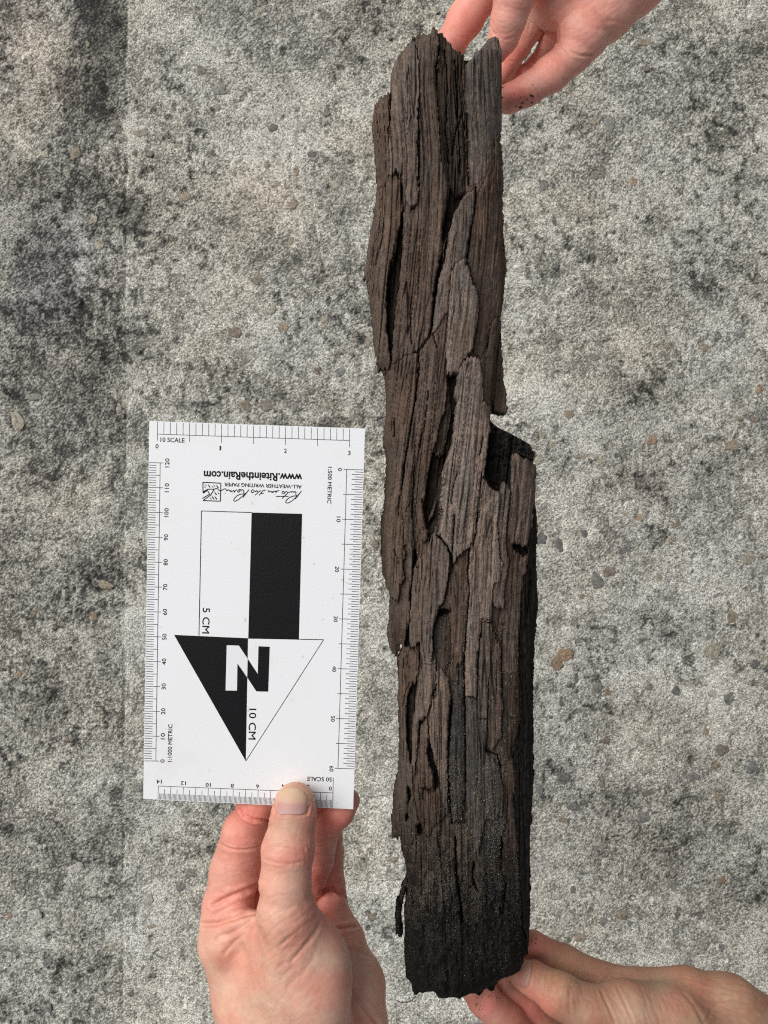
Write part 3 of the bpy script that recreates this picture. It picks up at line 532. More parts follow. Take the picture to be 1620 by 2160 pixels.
    for i, p in enumerate(plates):
        cells = own == i
        if cells.sum() < 12: continue
        r0, r1 = np.where(cells.any(1))[0][[0, -1]]; c0, c1 = np.where(cells.any(0))[0][[0, -1]]
        sub = np.zeros((r1-r0+3, c1-c0+3), bool); sub[1:-1, 1:-1] = cells[r0:r1+1, c0:c1+1]
        gx = GX[r0:r1+2, c0:c1+2]; gy = GY2[r0:r1+2, c0:c1+2]; sl = (slice(r0, r1+2), slice(c0, c1+2))
        dv = gdv[sl]
        pd = np.zeros(sub.shape); cur = sub.copy()
        for k in range(4):
            pd += cur; cur = cur & np.roll(cur, 1, 0) & np.roll(cur, -1, 0) & np.roll(cur, 1, 1) & np.roll(cur, -1, 1)
        pdv = np.minimum(np.minimum(pd[:-1, :-1], pd[1:, :-1]), np.minimum(pd[:-1, 1:], pd[1:, 1:]))
        mx, my = (gx.mean(), gy.mean())
        z = LOG_RIM + prof[sl] + 1.1*p['off'] + p['tx']*(gx-mx)/100 + p['ty']*(gy-my)/1000
        rf = p['rough']
        z = z + (fib[sl] + flake[sl])*(0.55+0.45*rf)*1.0*lowf[sl] + tear[sl]*rf + crumb[sl] + micro[sl] - 1.0*np.exp(-dv/1.6) - 0.30*np.exp(-pdv/1.3)
        if p['poly'] is None: z = z + 1.2*(fbm(u[sl]/12, gy/90, 401, 3)-.5)
        cs = sub[1:-1, 1:-1]
        used = np.zeros(gx.shape, bool)
        used[:-1, :-1] |= cs; used[1:, :-1] |= cs; used[:-1, 1:] |= cs; used[1:, 1:] |= cs
        ids = np.full(gx.shape, -1); n = used.sum(); ids[used] = np.arange(n)
        V = P(gx[used], gy[used], z[used])
        rr, cc = np.where(cs)
        F = [np.stack([ids[rr, cc], ids[rr+1, cc], ids[rr+1, cc+1], ids[rr, cc+1]], -1)]
        Vb = V.copy(); zb = np.maximum(V[:, 2]-p['thick'], LOG_RIM-9)
        Vb[:, 2] = np.minimum(zb, V[:, 2]-2.0)
        ext = sub
        def wall(dr, dc, a, b):
            nb = np.roll(np.roll(ext, -dr, 0), -dc, 1)[1:-1, 1:-1]
            r_, c_ = np.where(cs & ~nb)
            i0 = ids[r_+a[0], c_+a[1]]; i1 = ids[r_+b[0], c_+b[1]]
            F.append(np.stack([i0, i1, i1+n, i0+n], -1))
        wall(-1, 0, (0, 0), (0, 1)); wall(1, 0, (1, 1), (1, 0)); wall(0, -1, (1, 0), (0, 0)); wall(0, 1, (0, 1), (1, 1))
        if p['solid']: F.append(F[0][:, ::-1] + n)
        F = np.concatenate(F)
        base = 0.85*np.array(p['col']) + 0.15*np.array((0.096, 0.073, 0.058))*(1 if max(p['col']) > .06 else .5)
        ch = char_shade[sl][used][:, None]; tn = (tone[sl]*streak[sl])[used][:, None]; wm = warmth[sl][used][:, None]
        c = base*tn*1.02
        c = c*(1 + (wm-.5)*np.array([0.22, -0.02, -0.22]))
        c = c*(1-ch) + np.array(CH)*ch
        sp = sandpatch[sl][used][:, None]; c = c*(1-sp*.8) + np.array([0.135, 0.113, 0.088])*sp*.85
        c = np.clip(c, 0.004, 1)
        allv = np.concatenate([V, Vb]) ; allc = np.concatenate([c, c*0.9])
        keep = np.unique(F); remap = np.full(len(allv), -1); remap[keep] = np.arange(len(keep))
        gr = np.stack([u[sl][used]*MMPX, -gy[used]*MMPX, V[:, 2]], 1)*.001; gr = np.concatenate([gr, gr - np.array([0, 0, .004])])
        me = make_mesh('wood_plate', allv[keep]-off0, remap[F], True, {'Col': allc[keep], 'Gr': gr[keep]})
        add('wood_plate' if p['poly'] is not None else 'weathered_layer', me, M, root)
    # core: a closed rounded body a little inside the plates
    cyv = np.concatenate([np.linspace(128, 2085, 300)]); K = 40
    V = []; C = []
    for yv in cyv:
        l = np.interp(yv, ys, xls)+5; r = np.interp(yv, ys, xrs)-4
        endf = 1 - 0.5*smooth(2040, 2092, yv) - 0.5*smooth(190, 128, yv)
        for k in range(K):
            a = 2*math.pi*k/K
            s = math.cos(a); t = math.sin(a)
            x = (l+r)/2 + s*(r-l)/2
            if t >= 0: z = LOG_RIM - 6.0 + 10.0*(1-abs(s)**2.6)**0.55*endf
            else: z = LOG_RIM - 6.0 - 15.0*(abs(t)**0.8)*endf
            z += 1.6*(vnoise(np.array([k*1.3]), np.array([yv/60]), 9)[0]-.5) + 1.2*(vnoise(np.array([k*1.0+50]), np.array([yv/14]), 19)[0]-.5)
            V.append(P(x, yv, z)); C.append(np.array([0.013, 0.0105, 0.009])*(0.6+0.8*random.Random(int(k*7919+yv)).random()))
    n = len(cyv)
    idx = np.arange(n*K).reshape(n, K)
    F = np.stack([idx[:-1, :], idx[1:, :], np.roll(idx, -1, 1)[1:, :], np.roll(idx, -1, 1)[:-1, :]], -1).reshape(-1, 4)
    faces = [tuple(f[::-1]) for f in F.tolist()] + [tuple(range(K)), tuple(range((n-1)*K, n*K))[::-1]]
    me = make_mesh('inner_wood', np.array(V)-off0, faces, True, {'Col': np.array(C), 'Gr': (np.array(V)-off0)*.001})
    add('inner_wood', me, M, root)
    # deep crevices and right side with shade painted into the colour, and the charred notch
    dcell = deep & in_poly(cx, cy, SIL)
    gz = LOG_RIM + prof - 3.9 + 1.6*fib + 0.8*(fbm(GX/5, GY2/9, 501, 3)-.5) + 1.0*(fbm(GX/14, GY2/40, 503)-.5)
    hole = in_poly(GX, GY2, DEEP[3]); gz = np.where(hole, LOG_RIM + 8.6 + 4.0*(fbm(GX/9, GY2/11, 511, 3)-.5) + 1.2*(fbm(GX/3, GY2/5, 512, 2)-.5) + 1.5*fib - 2*smooth(1070, 1030, GX), gz)
    side = in_poly(GX, GY2, DEEP[5]); gz = np.where(side, gz+4.0+1.4*(fbm(u/6, GY2/160, 517, 2)-.5)+0.9*(fbm(GX/6, GY2/12, 518, 3)-.5), gz)
    grow = dcell.copy()
    for k in range(4):
        grow = grow | np.roll(grow, 1, 0) | np.roll(grow, -1, 0) | np.roll(grow, 1, 1) | np.roll(grow, -1, 1)
    grow &= in_poly(cx, cy, SIL)
    inner = grow
    used = np.zeros(GX.shape, bool); used[:-1, :-1] |= inner; used[1:, :-1] |= inner; used[:-1, 1:] |= inner; used[1:, 1:] |= inner
    gd = np.where(dcell, 0, 1); fall = np.zeros(GX.shape); fall[:-1, :-1] = gd
    ids = np.full(GX.shape, -1); ids[used] = np.arange(used.sum()); rr, cc = np.where(inner)
    F = np.stack([ids[rr, cc], ids[rr+1, cc], ids[rr+1, cc+1], ids[rr, cc+1]], -1)
    c = np.where((hole|side)[used][:, None], np.array([0.0160, 0.0138, 0.0122]), np.array([0.021, 0.0165, 0.013]))*(0.5+vnoise(GX[used]/3, GY2[used]/6, 77))[:, None]
    me = make_mesh('charred_shaded_crevice', P(GX[used], GY2[used], (gz-1.2*fall)[used])-off0, F, True, {'Col': c, 'Gr': np.stack([u[used]*MMPX, -GY2[used]*MMPX, gz[used]], 1)*.001})
    add('charred_shaded_crevice', me, M, root)
    # sand grains clinging to the wood
    rs = np.random.RandomState(3)
    N = 90000
    gx_ = rs.uniform(800, 1130, N); gy_ = rs.uniform(300, 2090, N)
    dens = 0.03 + 0.14*smooth(900, 1250, gy_) + 0.75*np.exp(-((gy_-1640)/230)**2)*smooth(860, 930, gx_)*smooth(1120, 1040, gx_) + 0.12*smooth(1700, 1900, gy_)
    dens *= 0.08 + 1.5*smooth(.46, .62, fbm(gx_/14, gy_/45, 601, 3))
    ci = np.clip(((gy_-y0)/STEP).astype(int), 0, own.shape[0]-1); cj = np.clip(((gx_-x0)/STEP).astype(int), 0, own.shape[1]-1)
    sel = (rs.rand(N) < dens) & (own[ci, cj] >= 0) & (gy_ < 2070)
    gx_, gy_, ci, cj = gx_[sel], gy_[sel], ci[sel], cj[sel]
    oc = own[ci, cj]
    offs = np.array([p['off'] for p in plates]); txs = np.array([p['tx'] for p in plates]); tys = np.array([p['ty'] for p in plates])
    mxs = np.array([GX[:-1, :-1][own == i].mean() if (own == i).any() else 0 for i in range(len(plates))]); mys = np.array([GY2[:-1, :-1][own == i].mean() if (own == i).any() else 0 for i in range(len(plates))])
    rgh = np.array([p['rough'] for p in plates])[oc]
    zz = LOG_RIM + prof[ci, cj] + 1.1*offs[oc] + txs[oc]*(gx_-mxs[oc])/100 + tys[oc]*(gy_-mys[oc])/1000 + (fib+flake)[ci, cj]*(.55+.45*rgh)*1.0*lowf[ci, cj] + tear[ci, cj]*rgh + crumb[ci, cj] + 0.05
    ctr = P(gx_, gy_, zz) - off0
    octa = np.array([(1, 0, 0), (0, 1, 0), (-1, 0, 0), (0, -1, 0), (0, 0, 1), (0, 0, -1)], float)
    of = np.array([(0, 1, 4), (1, 2, 4), (2, 3, 4), (3, 0, 4), (1, 0, 5), (2, 1, 5), (3, 2, 5), (0, 3, 5)])
    n = len(ctr); rad = rs.uniform(.06, .17, n)*(1+0.8*(rs.rand(n) > .97))
    ang = rs.uniform(0, 6.28, n); ca, sa = np.cos(ang), np.sin(ang)
    V = octa[None]*rad[:, None, None]*rs.uniform(.7, 1.3, (n, 6, 1))
    V = np.stack([V[..., 0]*ca[:, None]-V[..., 1]*sa[:, None], V[..., 0]*sa[:, None]+V[..., 1]*ca[:, None], V[..., 2]], -1) + ctr[:, None]
    F = (of[None] + (np.arange(n)*6)[:, None, None]).reshape(-1, 3)
    pal = np.array([(0.42, 0.39, 0.34), (0.26, 0.23, 0.19), (0.17, 0.145, 0.115), (0.12, 0.10, 0.08), (0.30, 0.25, 0.18)])[rs.randint(0, 5, n)]
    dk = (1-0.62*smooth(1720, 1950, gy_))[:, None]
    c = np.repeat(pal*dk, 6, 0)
    S = Mat('quartz_sand', 0.35, 0.6); S.base(S.attr('Col')['Color'])
    add('sand_grains', make_mesh('sand_grains', V.reshape(-1, 3), F, False, {'Col': c}), S.m, root, kind='stuff')
    # a fine root hair at the lower end
    hair = Z('R4', [(462, 1690), (440, 1715), (415, 1733), (385, 1738), (350, 1733), (322, 1718)])
    pts = [P(x, y, LOG_RIM-4) - off0 for x, y in hair]
    add('root_hair', tube('root_hair', pts, [0.16]*6, 6), flat_mat('root_hair', (0.02, 0.016, 0.013), .6), root)
    return root

def tube(name, pts, rad, k=8):
    pts = np.array(pts); V = []; F = []; n = len(pts)
    for i, p in enumerate(pts):
        t = pts[min(i+1, n-1)]-pts[max(i-1, 0)]; t /= np.linalg.norm(t)
        a = np.cross(t, (0, 0, 1.0)); a /= np.linalg.norm(a)+1e-9; b = np.cross(a, t)
        for j in range(k):
            w = 2*math.pi*j/k; V.append(p + rad[i]*(a*math.cos(w)+b*math.sin(w)))
    for i in range(n-1):
        for j in range(k): F.append((i*k+j, i*k+(j+1) % k, (i+1)*k+(j+1) % k, (i+1)*k+j))
    F.append(tuple(range(k))[::-1]); F.append(tuple(range((n-1)*k, n*k)))
    return make_mesh(name, V, F, True)
def flat_mat(name, col, rough=.5, spec=.4):
    M = Mat(name, rough, spec); M.base(col); return M.m

def wood_material():
    M = Mat('old_wet_wood', 0.85, 0.12)
    co = M.attr('Gr')['Vector']; c = M.attr('Col')['Color']
    s = stretch(M, co, 1.0, 0.06, 1.0); s2 = stretch(M, co, 1.0, 0.20, 1.0)
    f1 = M.noise(s, 1300, 3, 0.7); f2 = M.noise(s, 380, 4, 0.65); pr = M.noise(s2, 900, 3, 0.6)
    g = M.noise(co, 1500, 3, 0.75); g2 = M.noise(co, 330, 4, 0.65)
    c = M.mix(c, M.ramp(f2, [(0.30, 0.62), (0.52, 1.0), (0.72, 1.4)]), 0.4, 'MULTIPLY')
    c = M.mix(c, M.ramp(f1, [(0.30, 0.65), (0.70, 1.35)]), 0.38, 'MULTIPLY')
    c = M.mix(c, M.ramp(pr, [(0.30, 0.25), (0.40, 1.0), (0.75, 1.15)]), 0.8, 'MULTIPLY')
    c = M.mix(c, M.ramp(g2, [(0.32, 0.60), (0.5, 1.0), (0.70, 1.45)]), 0.7, 'MULTIPLY')
    c = M.mix(c, M.ramp(g, [(0.35, 0.40), (0.5, 1.0), (0.68, 1.7)]), 0.6, 'MULTIPLY')
    M.base(c)
    b = M.bump(f1, 0.35, 0.0004); b = M.bump(pr, 0.5, 0.0005, b); b = M.bump(g, 0.5, 0.0003, b); M.normal(b)
    return M.m

wood = build_wood()

# ------------------------------------------------------------------ the printed scale card
CTL, CTR, CBR, CBL = (315, 888), (770, 904), (745, 1707), (302, 1685)
def card_h(py, px=530.0): return 5.0 - 9.0*(np.asarray(py, float)-890)/810.0
def build_card():
    root = empty('scale_card', label='white printed scale card with black north arrow, held beside the wood', category='scale card')
    org = P(530, 1690, card_h(1690)); root.location = tuple(org*.001)
    # sheet: a thin slab with a fine grid so that it can flex very slightly
    n, m = 12, 20
    V = []
    for side in (0.0, -0.35):
        for j in range(m+1):
            for i in range(n+1):
                a, b = i/n, j/m
                x = (1-b)*((1-a)*CTL[0]+a*CTR[0]) + b*((1-a)*CBL[0]+a*CBR[0]); y = (1-b)*((1-a)*CTL[1]+a*CTR[1]) + b*((1-a)*CBL[1]+a*CBR[1])
                V.append(P(x, y, card_h(y, x)+side)-org)
    idx = np.arange((n+1)*(m+1)).reshape(m+1, n+1); o = (n+1)*(m+1)
    F = [tuple(f) for f in np.stack([idx[:-1, :-1], idx[1:, :-1], idx[1:, 1:], idx[:-1, 1:]], -1).reshape(-1, 4).tolist()]
    F += [tuple(i+o for i in f[::-1]) for f in F]
    loop = list(idx[0, :]) + list(idx[1:, -1]) + list(idx[-1, -2::-1]) + list(idx[-2:0:-1, 0])
    loop = [int(i) for i in loop]
    F += [(loop[k], loop[(k+1) % len(loop)], loop[(k+1) % len(loop)]+o, loop[k]+o) for k in range(len(loop))]
    W = Mat('coated_white_sheet', 0.42, 0.45)
    co = W.coord(); d1 = W.noise(co, 24, 5, 0.6); d2 = W.noise(co, 260, 3, 0.6)
    c = W.mix((0.89, 0.905, 0.925), (0.76, 0.70, 0.63), W.ramp(d1, [(0.55, 0.0), (0.75, 0.45)]))
    c = W.mix(c, (0.42, 0.38, 0.33), W.ramp(d2, [(0.69, 0.0), (0.76, 0.5)]))
    W.base(c); W.normal(W.bump(W.noise(co, 900, 2, .5), 0.03, 0.0003))
    sheet = add('sheet', make_mesh('sheet', V, F, False), W.m, root)
    K = Mat('black_print', 0.40, 0.22); ck = K.coord(); K.base((0.006, 0.0065, 0.0075))
    K.normal(K.bump(K.noise(ck, 1300, 2, .5), 0.35, 0.0003)); black = K.m
    ink = flat_mat('thin_ink', (0.022, 0.022, 0.024), .45)
    white = flat_mat('white_print', (0.845, 0.86, 0.88), .42, .45)
    def flat(name, polys, mat, lift, parent=root):
        V, F = [], []
        for poly in polys:
            s = len(V); V += [P(x, y, card_h(y, x)+lift)-org for x, y in poly]; F.append(tuple(range(s, s+len(poly)))[::-1])
        me = make_mesh(name, V, F, False)
        return add(name, me, mat, parent)
    def bar(a, b, w):
        (x0, y0), (x1, y1) = a, b; L = math.hypot(x1-x0, y1-y0); nx, ny = -(y1-y0)/L*w/2, (x1-x0)/L*w/2
        return [(x0+nx, y0+ny), (x0-nx, y0-ny), (x1-nx, y1-ny), (x1+nx, y1+ny)]
    def fix(poly):
        a = sum(poly[i][0]*poly[(i+1) % len(poly)][1]-poly[(i+1) % len(poly)][0]*poly[i][1] for i in range(len(poly)))
        return poly if a > 0 else poly[::-1]
    def bars(name, segs, mat=ink, lift=0.05):
        return flat(name, [fix(bar(a, b, w)) for a, b, w in segs], mat, lift)
    lerp = lambda a, b, t: (a[0]+(b[0]-a[0])*t, a[1]+(b[1]-a[1])*t)
    # rulers
    a, b = Z('R5', [(137, 148)])[0], Z('R5', [(1450, 192)])[0]; segs = [(a, b, 1.1)]
    for i in range(31):
        p = lerp(a, b, i/30); e = p[1]-26.5+(i/30)*1.0
        segs.append(((p[0], e+1.0), (p[0]-.3, p[1]+(14 if i % 5 == 0 else 0)), 1.0))
    bars('ruler', segs)
    a, b = Z('R5', [(155, 345)])[0], Z('R6', [(125, 990)])[0]; segs = [(a, b, 1.1)]
    for i in range(121):
        p = lerp(a, b, i/120); ex = 315 - 13*(p[1]-888)/797 + 0.8
        q = 7 if i % 10 == 0 else (0 if i % 5 == 0 else -8)
        segs.append(((ex, p[1]-.5-(0.3 if i % 5 else .2)), (p[0]+q, p[1]), 1.2))
    bars('ruler', segs)
    a, b = Z('R5', [(1430, 390)])[0], Z('R6', [(1370, 1040)])[0]; segs = [(a, b, 1.1)]
    for i in range(121):
        p = lerp(a, b, i/120); ex = 770 - 25*(p[1]-904)/803 - 1.2
        q = -7 if i % 20 == 0 else (-6 if i % 10 == 0 else (11 if i % 2 == 0 else 18))
        segs.append(((p[0]+q, p[1]-.3), (ex, p[1]+.8), 1.2))
    bars('ruler', segs)
    a, b = Z('R6', [(143, 1160)])[0], Z('R6', [(1337, 1207)])[0]; segs = [(a, b, 1.1), (Z('R6', [(1338, 1105)])[0], Z('R6', [(1334, 1308)])[0], 1.1)]
    for i in range(141):
        p = lerp(a, b, i/140); e = 1685 + 22*(p[0]-302)/443 - 0.8
        t = p[1] + (0 if i % 10 == 0 else 6 if i % 5 == 0 else 15.5)
        segs.append(((p[0]-.2, t), (p[0]-.9, e), 0.9))
    bars('ruler', segs)
    # north arrow
    A = Z('R5', [(437, 673), (780, 684), (1125, 693), (420, 1525), (757, 1545), (1103, 1553)])
    L_, Rr, Ap, Mid = Z('R6', [(250, 127)])[0], Z('R6', [(1272, 160)])[0], Z('R6', [(740, 990)])[0], Z('R6', [(755, 150)])[0]
    flat('black_bar', [fix([A[1], A[2], A[5], A[4]])], black, 0.05)
    flat('black_arrow_half', [fix([L_, Mid, Ap])], black, 0.05)
    bars('bar_outline', [(A[0], A[1], 1.6), (A[0], A[3], 1.6)], black, 0.055)
    bars('arrow_outline', [(Mid, Rr, 1.6), (Rr, Ap, 1.3)], black, 0.055)
    flat('letter_n_white_half', [fix(Z('R6', [(610, 198), (693, 200), (753, 290), (750, 418), (683, 322), (680, 508), (602, 507)]))], white, 0.10)
    flat('letter_n_black_half', [fix(Z('R6', [(753, 290), (822, 395), (827, 205), (903, 208), (893, 515), (812, 513), (750, 418)]))], black, 0.09)
    # lettering
    def text(body, centre, length, height, ang, name='lettering', mat=ink, bold=0.0, shear=0.0):
        cu = bpy.data.curves.new('t', 'FONT'); cu.body = body; cu.fill_mode = 'FRONT'; cu.offset = bold; cu.shear = shear; cu.resolution_u = 3
        ob = bpy.data.objects.new('t', cu); COL.objects.link(ob); bpy.context.view_layer.update()
        dg = bpy.context.evaluated_depsgraph_get(); me = bpy.data.meshes.new_from_object(ob.evaluated_get(dg))
        co = np.zeros(len(me.vertices)*3); me.vertices.foreach_get('co', co); co = co.reshape(-1, 3)
        lo, hi = co.min(0), co.max(0); q = (co-(lo+hi)/2)[:, :2]
        q[:, 0] *= length/(hi[0]-lo[0]); q[:, 1] *= height/(hi[1]-lo[1])
        ca, sa = math.cos(ang), math.sin(ang)                     # image angle, clockwise positive
        X = centre[0] + q[:, 0]*ca + q[:, 1]*sa; Y = centre[1] + q[:, 0]*sa - q[:, 1]*ca
        v = (P(X, Y, card_h(Y, X)+0.06)-org)*.001
        me.vertices.foreach_set('co', v.astype(np.float32).ravel()); me.update(); me.materials.clear()
        bpy.data.objects.remove(ob); bpy.data.curves.remove(cu)
        return add(name, me, mat, root)
    _text = text
    def text(*a, bold=0.0, heavy=0.45, **k):                  # heavier strokes: the same letters struck three times, a hair apart
        o = _text(*a, bold=bold, **k); me = o.data
        co = np.zeros(len(me.vertices)*3); me.vertices.foreach_get('co', co); co = co.reshape(-1, 3)
        F = [tuple(p.vertices) for p in me.polygons]; V = []; G = []; q = heavy*MMPX*.001
        for i, (dx, dy) in enumerate(((-q/2, 0), (q/2, q/3), (0, -q/2))):
            V += [tuple(c + np.array([dx, dy, i*4e-6])) for c in co]; G += [tuple(v + i*len(co) for v in f) for f in F]
        nm = bpy.data.meshes.new(me.name); nm.from_pydata(V, [], G); nm.update(); nm.materials.append(me.materials[0]); o.data = nm
        bpy.data.meshes.remove(me); return o
    T0 = math.atan2(16, 455); U = math.pi + T0*0.9; CC = -math.pi/2 + .02; CW = math.pi/2 + .025
    z5 = lambda x, y: Z('R5', [(x, y)])[0]; z6 = lambda x, y: Z('R6', [(x, y)])[0]
    text('10 SCALE', z5(239, 188), 50.5, 9.3, T0)
    for s, x, y, w in (('0', 133, 231, 6), ('1', 566, 243, 3), ('2', 1011, 262, 5.5), ('3', 1447, 277, 5.2)): text(s, z5(x, y), w, 9, T0)
    for i in range(13):
        v = 120-10*i; t = i/12
        text(str(v), (352.6-10.1*t, 976.3+629*t), {1: 6.6, 2: 13, 3: 18.5}[len(str(v))], 8.6, CC)
    text('1:1000 METRIC', z6(222, 866), 79, 8.6, CC)
    for i in range(7):
        t = i/6; text(str(10*i), (716.9-17.9*t, 990.4+631*t), 6.4 if i == 0 else 11.8, 8.2, CW)
    text('1:500 METRIC', z5(1313, 497), 77, 8.2, CW)
    for s, x, y in (('14', 148, 1130), ('12', 313, 1141), ('10', 483, 1152), ('8', 648, 1158), ('6', 820, 1163), ('4', 995, 1161), ('2', 1167, 1165), ('0', 1318, 1177)):
        text(s, z6(x, y), 10.5 if len(s) == 2 else 5.6, 8.2, U)
    text('50 SCALE', z6(1243, 1113), 52.5, 8.8, U)
    text('5 CM', z5(468, 1423), 54, 15, CW, mat=black); text('10 CM', z6(785, 737), 65, 15, CW, mat=black)
    text('www.RiteintheRain.com', z5(789, 436), 207.5, 17, U, mat=black, bold=0.020)
    text('ALL-WEATHER WRITING PAPER', z5(857, 500), 163, 7.6, U, bold=0.004)
    # handwritten-style name and the rain emblem, stroke by stroke
    def strokes(name, lines, w, mat=black):
        polys = []
        for ln in lines:
            ln = Z('LG', ln)
            for p, q in zip(ln[:-1], ln[1:]): polys.append(fix(bar(p, q, w)))
        V, F = [], []
        for k, poly in enumerate(polys):
            s = len(V); V += [P(x, y, card_h(y, x)+0.05+0.0006*(k % 17))-org for x, y in poly]; F.append(tuple(range(s, s+4))[::-1])
        return add(name, make_mesh(name, V, F, False), mat, root)
    strokes('script_lettering', [
        [(1590, 372), (1540, 440), (1490, 500)], [(1560, 410), (1505, 470), (1440, 530), (1380, 562), (1345, 555), (1350, 520), (1400, 475), (1460, 452), (1510, 448)], [(1515, 450), (1500, 425), (1505, 395), (1490, 378), (1470, 400)], [(1470, 400), (1465, 385), (1440, 378), (1425, 400)],
        [(1195, 458), (1390, 455)], [(1425, 385), (1380, 400), (1340, 440), (1290, 492)], [(1380, 395), (1350, 380), (1330, 400), (1300, 372), (1285, 400), (1310, 420), (1335, 400)],
        [(1245, 362), (1215, 372), (1190, 400), (1200, 372), (1160, 385), (1140, 400)], [(1150, 372), (1130, 398), (1110, 370), (1085, 392), (1070, 362)], [(1170, 425), (1166, 429)],
        [(1035, 358), (985, 370), (960, 410), (930, 440)], [(1000, 410), (950, 412)], [(960, 365), (920, 390), (870, 440)], [(920, 390), (895, 365), (880, 385), (850, 365), (830, 350), (805, 380), (825, 405), (855, 380)],
        [(775, 350), (730, 410), (680, 475)], [(745, 390), (690, 440), (620, 500), (560, 535), (535, 525), (545, 490), (590, 445), (650, 420), (700, 420)], [(705, 420), (690, 395), (695, 365), (672, 350), (655, 372)], [(655, 350), (620, 350), (595, 380), (610, 395), (640, 370), (620, 350)],
        [(590, 350), (560, 370), (545, 395), (540, 362), (510, 380), (490, 388)], [(500, 355), (480, 380), (455, 350), (430, 375), (412, 338), (380, 345), (340, 372), (310, 368), (290, 345), (265, 330), (240, 345)], [(520, 405), (516, 409)], [(407, 404), (401, 412)]], 1.8)
    E = [[(58, 238), (338, 252)], [(338, 252), (330, 532)], [(330, 532), (60, 522)], [(60, 522), (180, 435), (235, 345), (135, 345), (60, 400)], [(58, 238), (60, 400)], [(50, 490), (160, 425)], [(135, 375), (165, 425)], [(135, 350), (60, 382)], [(135, 358), (62, 408)]]
    strokes('emblem_frame', E, 2.0)
    drops = [(105, 280, 1), (155, 290, 1.5), (235, 285, 1), (285, 300, 1.6), (90, 310, .9), (210, 305, 1), (255, 405, 1.6), (300, 405, 1.1), (215, 470, 1.6), (260, 475, 1.6), (180, 485, 1)]
    polys = []
    for x, y, s in drops:
        polys.append(fix(Z('LG', [(x-14*s, y-22*s), (x-4*s, y-8*s), (x+10*s, y+8*s), (x+14*s, y+20*s), (x+4*s, y+20*s), (x-6*s, y+8*s)])))
    flat('emblem_raindrops', polys, black, 0.05)
    polys = [fix([(c[0]+r*math.cos(t*math.pi/4), c[1]+r*math.sin(t*math.pi/4)) for t in range(8)]) for c, r in ((z5(877, 149), 2.2), (z5(595, 1524), 1.0), (z5(242, 673), 1.0))]
    return root
card = build_card()

# ------------------------------------------------------------------ hands
def smin(a, b, k):
    h = np.clip(0.5+0.5*(b-a)/k, 0, 1); return b*(1-h)+a*h - k*h*(1-h)
def chain_sdf(Q, pts, k=2.5):
    """pts: list of (xyz mm, r mm): tapered limb through the joints"""
    d = None; X, Y, W = (np.ascontiguousarray(Q[:, i], dtype=np.float32) for i in range(3))
    for (a, ra), (b, rb) in zip(pts[:-1], pts[1:]):
        ab = (b-a).astype(np.float32); L = float(ab @ ab); a = a.astype(np.float32)
        x, y, w = X-a[0], Y-a[1], W-a[2]
        t = np.clip((x*ab[0]+y*ab[1]+w*ab[2])/L, 0, 1)
        x -= t*ab[0]; y -= t*ab[1]; w -= t*ab[2]
        q = np.sqrt(x*x+y*y+w*w) - (np.float32(ra)+np.float32(rb-ra)*t)
        d = q if d is None else smin(d, q, np.float32(k))
    return d
def ell_sdf(Q, c, r):
    q = (Q-c)/np.array(r); L = np.sqrt((q*q).sum(1)); return (L-1)*min(r)*0.9
def surface_nets(f, shape, org, vx):
    nx, ny, nz = shape; f = f.reshape(shape); s = f < 0
    cid = -np.ones((nx-1, ny-1, nz-1), np.int64)
    cnt = np.zeros((nx-1, ny-1, nz-1), np.int8)
    for dx in (0, 1):
        for dy in (0, 1):
            for dz in (0, 1): cnt += s[dx:nx-1+dx, dy:ny-1+dy, dz:nz-1+dz]
    act = (cnt > 0) & (cnt < 8); I = np.argwhere(act); cid[act] = np.arange(len(I))
    acc = np.zeros((len(I), 3)); num = np.zeros(len(I))
    cor = [(a, b, c) for a in (0, 1) for b in (0, 1) for c in (0, 1)]
    for p in range(8):
        for q in range(p+1, 8):
            A, B = np.array(cor[p]), np.array(cor[q])
            if np.abs(A-B).sum() != 1: continue
            fa = f[tuple((I+A).T)]; fb = f[tuple((I+B).T)]; m = (fa < 0) != (fb < 0)
            t = fa[m]/(fa[m]-fb[m]); acc[m] += A + (B-A)*t[:, None]; num[m] += 1
    V = org + vx*(I + acc/num[:, None])
    F = []
    for ax in range(3):
        sl0 = [slice(None)]*3; sl1 = [slice(None)]*3; sl0[ax] = slice(0, -1); sl1[ax] = slice(1, None)
        ch = s[tuple(sl0)] != s[tuple(sl1)]; E = np.argwhere(ch)
        o1, o2 = [(1, 2), (2, 0), (0, 1)][ax]
        ok = (E[:, o1] > 0) & (E[:, o2] > 0) & (E[:, o1] < shape[o1]-1) & (E[:, o2] < shape[o2]-1); E = E[ok]
        ins = s[tuple(E.T)]
        d1 = np.zeros(3, int); d1[o1] = 1; d2 = np.zeros(3, int); d2[o2] = 1
        q = np.stack([cid[tuple((E-d1-d2).T)], cid[tuple((E-d2).T)], cid[tuple(E.T)], cid[tuple((E-d1).T)]], -1)
        q[~ins] = q[~ins][:, ::-1]; F.append(q)
    return V, np.concatenate(F)

def J(tag, x, y, rz, h):
    """joint: zoom coords, radius in zoom pixels, height mm"""
    ox, oy, s = ZOOM[tag]
    return (P(ox+x/s, oy+y/s, h), rmm(rz/s, h))

